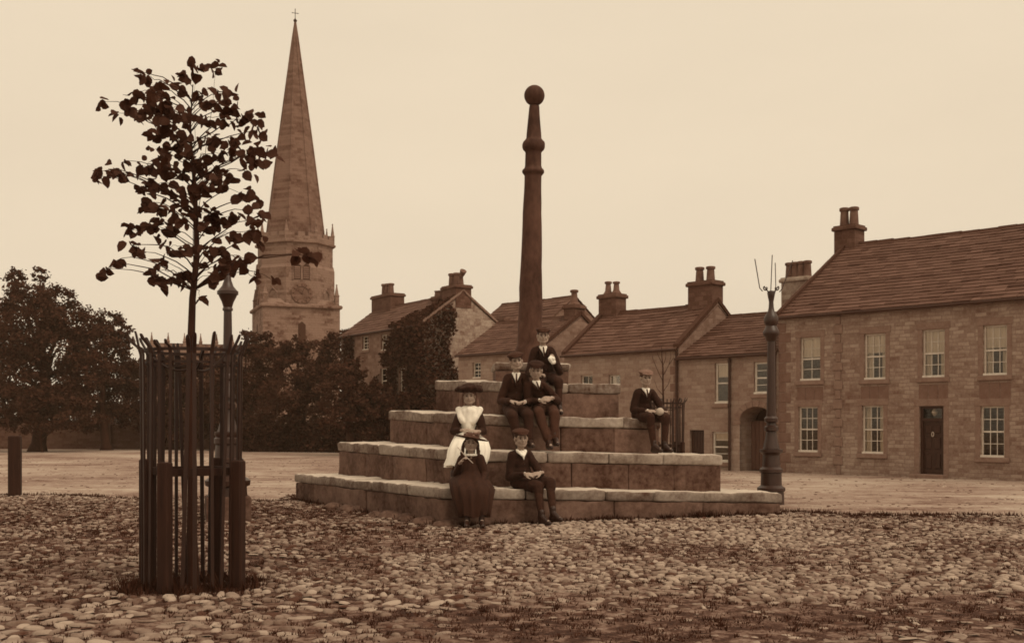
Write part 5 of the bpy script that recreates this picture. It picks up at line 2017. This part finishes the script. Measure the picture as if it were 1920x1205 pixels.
# ivy over the front corner and the near part of the gable
r = np.random.default_rng(77)
pts, nrm = [], []
n = 15000
fx, fz = r.uniform(0, H.w + .1, n), r.uniform(0, 6.1, n)
bound = 5.0 + .9 * np.sin(fz * 1.3) + .5 * np.sin(fz * 3.1 + 1)
keep = (fx > bound) | ((fz < 2.6 + .5 * np.sin(fx * 2)) & (r.random(n) < .6) & (fx > 3)) | ((fx < 1.6) & (fx > .9 + .3 * np.sin(fz * 2)))
for o in wins:
    keep &= ~((fx > o[0] - .12) & (fx < o[1] + .12) & (fz > o[2] - .1) & (fz < o[3] + .1))
m = keep
depth_ = np.abs(r.normal(.12, .1, n)) + .10 * np.maximum(0, np.sin(fx * 2.1) * np.sin(fz * 1.7))
loc = np.stack([fx, -depth_, fz], 1)[m]
gy_ = r.uniform(-.15, 2.6, 5200)
gz_ = r.uniform(0, 7.5, 5200)
lim = 1.55 + .25 * np.sin(gz_ * 2.2) - .10 * np.maximum(0, gz_ - 5)
top_ = 6.1 + gy_ * (7.62 - 6.1) / 2.1
k2 = (gy_ < lim) & (gz_ < top_ + .05)
loc2 = np.stack([H.w + np.abs(r.normal(.12, .09, 5200)), gy_, gz_], 1)[k2]
# ivy creeping up on the roof corner
ux = r.uniform(5.6, H.w, 3000); uy = r.uniform(-.15, 1.6, 3000)
k3 = uy < (ux - 5.4) * .50 + .2 * np.sin(ux * 5)
loc3 = np.stack([ux, uy, 6.1 + uy * (7.62 - 6.1) / 2.1 + .12 + np.abs(r.normal(0, .06, 3000))], 1)[k3]
L_ = np.concatenate([loc, loc2, loc3])
tn = .42 + .25 * np.sin(L_[:, 0] * 3.1 + L_[:, 2] * 2.3) * np.sin(L_[:, 2] * 2.9 + L_[:, 1] * 3) + r.normal(0, .18, len(L_))
W_ = np.empty_like(L_)
W_[:, 0] = P_I[0] + L_[:, 0] * D_I[0] + L_[:, 1] * B_I[0]
W_[:, 1] = P_I[1] + L_[:, 0] * D_I[1] + L_[:, 1] * B_I[1]
W_[:, 2] = L_[:, 2]
V, TT = leaf_cards(W_, .20, tn, 5)
iv = link('ivy', np_mesh('ivy', V, np.arange(len(V)), 4, TT), M['ivy'])
tag(iv, 'thick dark ivy covering the corner of the tall old house up to its roof', 'ivy')

# churchyard wall and hedge under the trees
wall = MB()
yw = 64.0
for (x0, x1, zt) in ((-36, -24.2, 1.55), (-23.6, -12, 1.35)):
    wall.box(x0, x1, yw, yw + .45, -.1, zt)
    k = x0
    while k < x1 - .1:
        w = min(random.uniform(.5, .9), x1 - k)
        wall.bevbox(k + .01, k + w - .01, yw - .06, yw + .51, zt, zt + .12 + random.uniform(-.02, .02), .03)
        k += w
tag(wall.build('churchyard_wall', M['yardwall']), 'long low rubble wall along the far side of the square beneath the trees', 'wall')
pl = MB()
for x in (-23.9,):
    pl.bevbox(x - .32, x + .32, yw - .15, yw + .5, -.1, 2.1, .04)
    pl.bevbox(x - .4, x + .4, yw - .23, yw + .58, 2.1, 2.28, .05)
tag(pl.build('gate_pillar', M['yardwall']), 'square stone gate pillar in the low wall beside the rounded tree', 'gate pillar')
XH_ = 0
xs_h = r.uniform(at(455, 800, 58.5).x, at(742, 800, 55).x, 16000)
zz_ = r.uniform(0, 1, 16000)
hz = 1.45 + .22 * np.sin(xs_h * 1.1) + .12 * np.sin(xs_h * 3.7)
yy_ = 58.5 - 3.5 * (xs_h - xs_h.min()) / (xs_h.max() - xs_h.min())
cp = np.stack([xs_h, yy_ + r.normal(0, .35, 16000), np.maximum(.03, zz_ * hz)], 1)
V, TT = leaf_cards(cp, .2, .3 + .2 * np.sin(xs_h * 2.3) + r.normal(0, .16, 16000), 9)
tag(link('hedge', np_mesh('hedge', V, np.arange(len(V)), 4, TT), M['foliage']), 'long clipped dark hedge below the church and the ivy-clad house', 'hedge')

# ------------------------------------------------------------------ church
A_C = math.radians(21)
YC = 90.0
XC = (553.5 - 960) / F * YC
church = empty('church', (XC, YC, 0), 'stone parish church with an octagonal belfry and a tall needle spire', 'church', rz=A_C, local=True)
def CZ(py, Y=87.0): return EYE + (HOR - py) / F * Y
S2 = 3.08
z_str = CZ(577)
def oct_sets(prof, rot=math.radians(22.5)):
    return [[(r_ / math.cos(math.radians(22.5)) * math.cos(rot + 2 * math.pi * j / 8), r_ / math.cos(math.radians(22.5)) * math.sin(rot + 2 * math.pi * j / 8), z) for j in range(8)] for z, r_ in prof]
# square stage
mb = MB()
mb.box(-S2, S2, -S2, S2, -.3, z_str)
for z0, z1, g in ((2.2, 2.4, .08), (6.0, 6.15, .06)):
    mb.bevbox(-S2 - g, S2 + g, -S2 - g, S2 + g, z0, z1, .03)
mb.build('tower', M['church'], church)
mb = MB()
mb.bevbox(-S2 - .2, S2 + .2, -S2 - .2, S2 + .2, z_str + .002, z_str + .3, .08)
mb.build('string_course', M['church'], church)
mb = MB()   # sloping broaches from square to octagon
mb.rings([[(-S2, -S2, z_str + .3), (S2, -S2, z_str + .3), (S2, S2, z_str + .3), (-S2, S2, z_str + .3)], [(-S2 * .86, -S2 * .86, z_str + .75), (S2 * .86, -S2 * .86, z_str + .75), (S2 * .86, S2 * .86, z_str + .75), (-S2 * .86, S2 * .86, z_str + .75)]])
mb.build('broach', M['church'], church)
ap = S2 * .98
mb = MB()
zA, zB, zP = CZ(500), CZ(455), CZ(433)
mb.rings(oct_sets([(z_str + .302, ap), (zA, ap), (zA + .25, ap * .955), (zB, ap * .955)]))
bel = mb.build('belfry', M['church'], church)
mb = MB()
mb.rings(oct_sets([(zB + .002, ap * .955), (zB + .1, ap * 1.03), (zB + .25, ap * 1.03), (zB + .3, ap * .985)]))
mb.build('cornice', M['church'], church)
# pierced parapet: merlons round the octagon
mb = MB()
c225 = math.tan(math.radians(22.5))
for j in range(8):
    a = 2 * math.pi * j / 8
    ca, sa = math.cos(a), math.sin(a)
    hw = ap * .985 * c225
    def PT(d, u): return (d * ca - u * sa, d * sa + u * ca)
    def slab(u0, u1, z0, z1, d0=ap * .985 - .25, d1=ap * .985 - .002):
        q = [PT(d1, u0), PT(d1, u1), PT(d0, u1), PT(d0, u0)]
        mb.hexa([(x, y, z0) for x, y in q] + [(x, y, z1) for x, y in q])
    slab(-hw + .01, hw - .01, zB + .3, zB + .62)
    for k in range(3):
        u = -hw + (k + .5) * 2 * hw / 3
        slab(u - .27, u + .27, zB + .621, zP)
par = mb.build('parapet', M['church'], church)
def pinnacle(x, y, z0, hh, w, name='pinnacle'):
    mb = MB()
    mb.lathe([(z0, w), (z0 + hh * .42, w), (z0 + hh * .45, w * 1.25), (z0 + hh * .5, w * .85), (z0 + hh * .93, w * .2), (z0 + hh * .95, w * .42), (z0 + hh, w * .05)], x, y, 4, rot=math.pi / 4)
    mb.build(name, M['church'], church)
for j in range(8):
    a = 2 * math.pi * (j + .5) / 8
    rr = ap * .985 / math.cos(math.radians(22.5)) - .12
    pinnacle(rr * math.cos(a), rr * math.sin(a), zB + .1, 1.95, .2)
for sx in (-1, 1):
    for sy in (-1, 1):
        pinnacle(sx * (S2 - .22), sy * (S2 - .22), z_str + .3, 1.75, .24)
# louvred belfry openings, clock, lower window on each face
for j in range(4):
    a = -math.pi / 2 + j * math.pi / 2
    ca, sa = math.cos(a), math.sin(a)
    def PQ(u, d, z): return (d * ca - u * sa, d * sa + u * ca, z)
    for su in (-1, 1):
        mb = MB()
        z0, z1 = CZ(523), CZ(492)
        u0, u1 = su * .36 - .27, su * .36 + .27
        outl = [(u0, z0), (u1, z0), (u1, z1 - .3), ((u0 + u1) / 2, z1), (u0, z1 - .3)]
        d0, d1 = ap - .02, ap + .015
        mb.rings([[PQ(u, d0, z) for u, z in outl], [PQ(u, d1, z) for u, z in outl]])
        op = mb.build('belfry_opening', M['void'], church)
        mb = MB()
        for k in range(6):
            zz = z0 + .1 + (z1 - z0 - .5) * k / 5
            q = [PQ(u0 + .04, d1 + .01, zz), PQ(u1 - .04, d1 + .01, zz), PQ(u1 - .04, d1 + .005, zz + .1), PQ(u0 + .04, d1 + .005, zz + .1)]
            q2 = [PQ(u0 + .04, d1 + .07, zz - .03), PQ(u1 - .04, d1 + .07, zz - .03), PQ(u1 - .04, d1 + .06, zz + .02), PQ(u0 + .04, d1 + .06, zz + .02)]
            mb.rings([q, q2])
        mb.build('louvres', M['clock'], op)
        mb = MB()
        ring = [(u0 - .07, z0 - .02), (u0 - .07, z1 - .27), ((u0 + u1) / 2, z1 + .1), (u1 + .07, z1 - .27), (u1 + .07, z0 - .02)]
        mb.tube([PQ(u, ap + .03, z) for u, z in ring], .075, 6)
        mb.build('hood_mould', M['church'], op)
    mb = MB()
    zc = CZ(549.5)
    R_ = .86
    n = 36
    for (r0, r1, dd) in ((0, R_ * .66, .03), (R_ * .66, R_, .10)):
        pr = [(r0, 0.0), (r0, dd), (r1 - .06, dd), (r1, dd - .05), (r1, -.02)] if r0 else None
        if r0 == 0:
            mb.rings([[PQ(r1 * math.cos(2 * math.pi * i / n), ap + o_, zc + r1 * math.sin(2 * math.pi * i / n)) for i in range(n)] for o_ in (-.02, dd)])
        else:
            vs = [PQ(q_[0] * math.cos(2 * math.pi * i / n), ap + q_[1], zc + q_[0] * math.sin(2 * math.pi * i / n)) for i in range(n) for q_ in pr]
            m_ = len(pr)
            mb.add(vs, [(i * m_ + k, ((i + 1) % n) * m_ + k, ((i + 1) % n) * m_ + k + 1, i * m_ + k + 1) for i in range(n) for k in range(m_ - 1)])
    ck = mb.build('clock', M['spire'], church)
    mb = MB()
    for k in range(12):
        t = 2 * math.pi * k / 12
        a_, b_ = R_ * .70, R_ * .88
        w_ = .035
        q = [(a_, -w_), (b_, -w_), (b_, w_), (a_, w_)]
        for d0 in (.101,):
            vs = [PQ(x * math.cos(t) - y * math.sin(t), ap + d0 + e_, zc + x * math.sin(t) + y * math.cos(t)) for e_ in (0, .02) for x, y in q]
            mb.hexa(vs)
    mb.build('hour_marks', M['void'], ck)
    mb = MB()
    for (ang, ln) in ((1.15, .52), (2.6, .36)):
        q = [(-.1, -.025), (ln, -.015), (ln, .015), (-.1, .025)]
        mb.hexa([PQ(x * math.cos(ang) - y * math.sin(ang), ap + .06 + e_, zc + x * math.sin(ang) + y * math.cos(ang)) for e_ in (0, .02) for x, y in q])
    mb.build('clock_hands', M['void'], ck)
    mb = MB()
    outl = [(-.3, CZ(640)), (.3, CZ(640)), (.3, CZ(608)), (0, CZ(602)), (-.3, CZ(608))]
    mb.rings([[PQ(u, S2 - .02, z) for u, z in outl], [PQ(u, S2 + .015, z) for u, z in outl]])
    mb.build('lancet', M['void'], church)
# blind arches on the diagonal facets
for j in range(4):
    a = -math.pi / 4 + j * math.pi / 2
    ca, sa = math.cos(a), math.sin(a)
    mb = MB()
    outl = [(-.42, CZ(560)), (-.42, CZ(548)), (0, CZ(538)), (.42, CZ(548)), (.42, CZ(560))]
    mb.tube([((ap + .03) * ca - u * sa, (ap + .03) * sa + u * ca, z) for u, z in outl], .07, 6)
    mb.build('blind_arch', M['church'], church)
# spire
mb = MB()
z0s, z1s = CZ(452), EYE + (HOR - 40) / F * YC
r0s = 56 / F * YC * math.cos(math.radians(22.5))
prof_ = [(z0s, r0s * 1.03)] + [(z0s + (z1s - z0s) * t, r0s * (1 - t) * (1 + .03 * math.sin(math.pi * t)) + .035) for t in np.linspace(.02, 1, 14)]
mb.rings(oct_sets(prof_))
sp = mb.build('spire', M['spire'], church)
mb = MB()
for j in range(8):
    a = math.radians(22.5) + 2 * math.pi * j / 8
    pts = [(r_ / math.cos(math.radians(22.5)) * math.cos(a), r_ / math.cos(math.radians(22.5)) * math.sin(a), z) for z, r_ in prof_]
    mb.tube(pts, [.08] * (len(pts) - 1) + [.04], 5)
mb.build('spire_ribs', M['spire'], sp)
mb = MB()
mb.lathe([(z1s - .1, .1), (z1s + .05, .16), (z1s + .2, .05)], 0, 0, 8)
mb.tube([(0, 0, z1s), (0, 0, z1s + .95)], .028, 6)
mb.tube([(-.22, 0, z1s + .66), (.22, 0, z1s + .66)], .024, 6)
for q in ((-.24, z1s + .66), (.24, z1s + .66), (0, z1s + .98)):
    mb.lathe([(q[1] - .05, .01), (q[1], .05), (q[1] + .05, .01)], q[0], 0, 6)
mb.build('finial_cross', M['iron'], sp)
# nave: behind the trees to the left of the tower
mb = MB()
zN = CZ(662, 92)
mb.box(-11.5, -S2 - .002, -.5, 5.0, -.3, zN)
nv = mb.build('nave', M['church'], church)
mb = MB()
mb.hexa([(-11.5, .1, zN), (-S2 - .004, .1, zN), (-S2 - .004, 4.4, zN), (-11.5, 4.4, zN), (-11.5, 2.2, zN + .6), (-S2 - .004, 2.2, zN + .6), (-S2 - .004, 2.3, zN + .6), (-11.5, 2.3, zN + .6)])
mb.build('nave_roof', M['slate'], church)
mb = MB()
k = -11.5
while k < -S2 - .6:
    mb.bevbox(k + .06, k + .5, -.5, -.2, zN + .002, zN + .32, .03)
    k += .62
mb.build('nave_parapet', M['church'], church)
k = -11.3
while k < -S2 - .3:
    pinnacle(k, -.35, zN, 1.25, .17)
    k += 1.24
# evergreen shrubs and undergrowth that close the foot of the trees on the left
for (lab, Y_, lobes_, tr_, sd_) in (
    ('low dark undergrowth in front of the trunks at the far left', 56.5, [(-20, 770, 40), (15, 750, 40), (0, 780, 34), (40, 785, 36), (85, 772, 40), (130, 782, 34), (170, 770, 36), (60, 740, 40), (110, 745, 40)], (80, 843, 80, 790, .08), 41),
    ('low dark undergrowth left of the guard, behind the gate pillar', 66, [(205, 780, 34), (240, 790, 34), (275, 785, 40), (260, 745, 36), (300, 800, 34), (240, 725, 24)], (240, 842, 240, 790, .08), 43),
    ('low dark undergrowth seen through the guard and beside the lamp', 61.5, [(330, 800, 40), (375, 800, 42), (415, 795, 42), (450, 800, 40), (400, 740, 36), (345, 750, 36), (430, 720, 30)], (380, 843, 380, 790, .08), 47)):
    far_tree('shrub', lab, 'shrub', Y_, lobes_, tr_, per=2600, size=.17, seed=sd_, group='undergrowth along the churchyard')
# ------------------------------------------------------------------ light, sky, camera
SUN_EL, SUN_AZ = math.radians(54), math.radians(132)   # azimuth from straight ahead towards the right
world = bpy.data.worlds.new('World')
SC.world = world
world.use_nodes = True
nt = world.node_tree
nt.nodes.clear()
out = nt.nodes.new('ShaderNodeOutputWorld')
bg = nt.nodes.new('ShaderNodeBackground')
sky = nt.nodes.new('ShaderNodeTexSky')
sky.sky_type = 'NISHITA'
sky.sun_disc = False
sky.sun_elevation = SUN_EL
sky.sun_rotation = SUN_AZ
sky.air_density = 2.0
sky.dust_density = 6.0
bw = nt.nodes.new('ShaderNodeRGBToBW')
nt.links.new(sky.outputs[0], bw.inputs[0])
# an even bright overcast: the sky's own luminance, flattened and toned to the warm cream of the print
pw = math_node(nt, 'POWER', bw.outputs[0], .10)
sc = math_node(nt, 'MULTIPLY', pw, 6.2)
mulc = nt.nodes.new('ShaderNodeVectorMath')
mulc.operation = 'SCALE'
mulc.inputs[0].default_value = (1.0, .84, .625)
tcw = nt.nodes.new('ShaderNodeTexCoord')
mpw = nt.nodes.new('ShaderNodeMapping')
mpw.inputs['Scale'].default_value = (1, 1, 3)
nt.links.new(tcw.outputs['Generated'], mpw.inputs['Vector'])
cl = noise_node(nt, mpw.outputs[0], 2.4, 5, .55)
sc = math_node(nt, 'MULTIPLY', sc, math_node(nt, 'MULTIPLY_ADD', cl, .16, .94))
nt.links.new(sc, mulc.inputs['Scale'])
nt.links.new(mulc.outputs[0], bg.inputs['Color'])
bg.inputs['Strength'].default_value = .12
nt.links.new(bg.outputs[0], out.inputs[0])

sd = bpy.data.lights.new('sun', 'SUN')
sd.energy = 1.5
sd.angle = math.radians(35)
sd.color = (1, .86, .66)
so = bpy.data.objects.new('sun', sd)
COL.objects.link(so)
dirv = Vector((math.sin(SUN_AZ) * math.cos(SUN_EL), math.cos(SUN_AZ) * math.cos(SUN_EL), math.sin(SUN_EL)))
so.rotation_euler = dirv.to_track_quat('Z', 'Y').to_euler()
so.location = dirv * 60

cd = bpy.data.cameras.new('camera')
cd.sensor_width = 36
cd.lens = 36 * F / 1920
cd.shift_y = (HOR - 602.5) / 1920
cd.clip_end = 3000
cd.clip_start = .1
co_ = bpy.data.objects.new('camera', cd)
COL.objects.link(co_)
co_.location = (0, 0, EYE)
co_.rotation_euler = (math.pi / 2, 0, 0)
SC.camera = co_
SC.view_settings.view_transform = 'Standard'
SC.view_settings.look = 'None'
SC.view_settings.exposure = 0
SC.view_settings.gamma = 1
SC.cycles.max_bounces = 6
SC.cycles.transparent_max_bounces = 8
SC.cycles.use_denoising = True
try:
    SC.cycles.pixel_filter_type = 'BLACKMAN_HARRIS'
    SC.cycles.filter_width = 1.7
except Exception:
    pass

# faint summer haze over the square: one closed box round everything, the sky outside it
mb = MB()
mb.box(-70, 80, -6, 140, -1.0, 40)
hz = mb.build('haze', None)
hm = bpy.data.materials.new('haze_air')
hm.use_nodes = True
hn = hm.node_tree
hn.nodes.clear()
ho = hn.nodes.new('ShaderNodeOutputMaterial')
hv = hn.nodes.new('ShaderNodeVolumePrincipled')
hv.inputs['Color'].default_value = (.96, .72, .53, 1)
hv.inputs['Density'].default_value = .0006
hn.links.new(hv.outputs[0], ho.inputs['Volume'])
hz.data.materials.append(hm)
tag(hz, 'thin even haze hanging over the whole market place', 'haze', kind='stuff')
SC.cycles.volume_bounces = 0
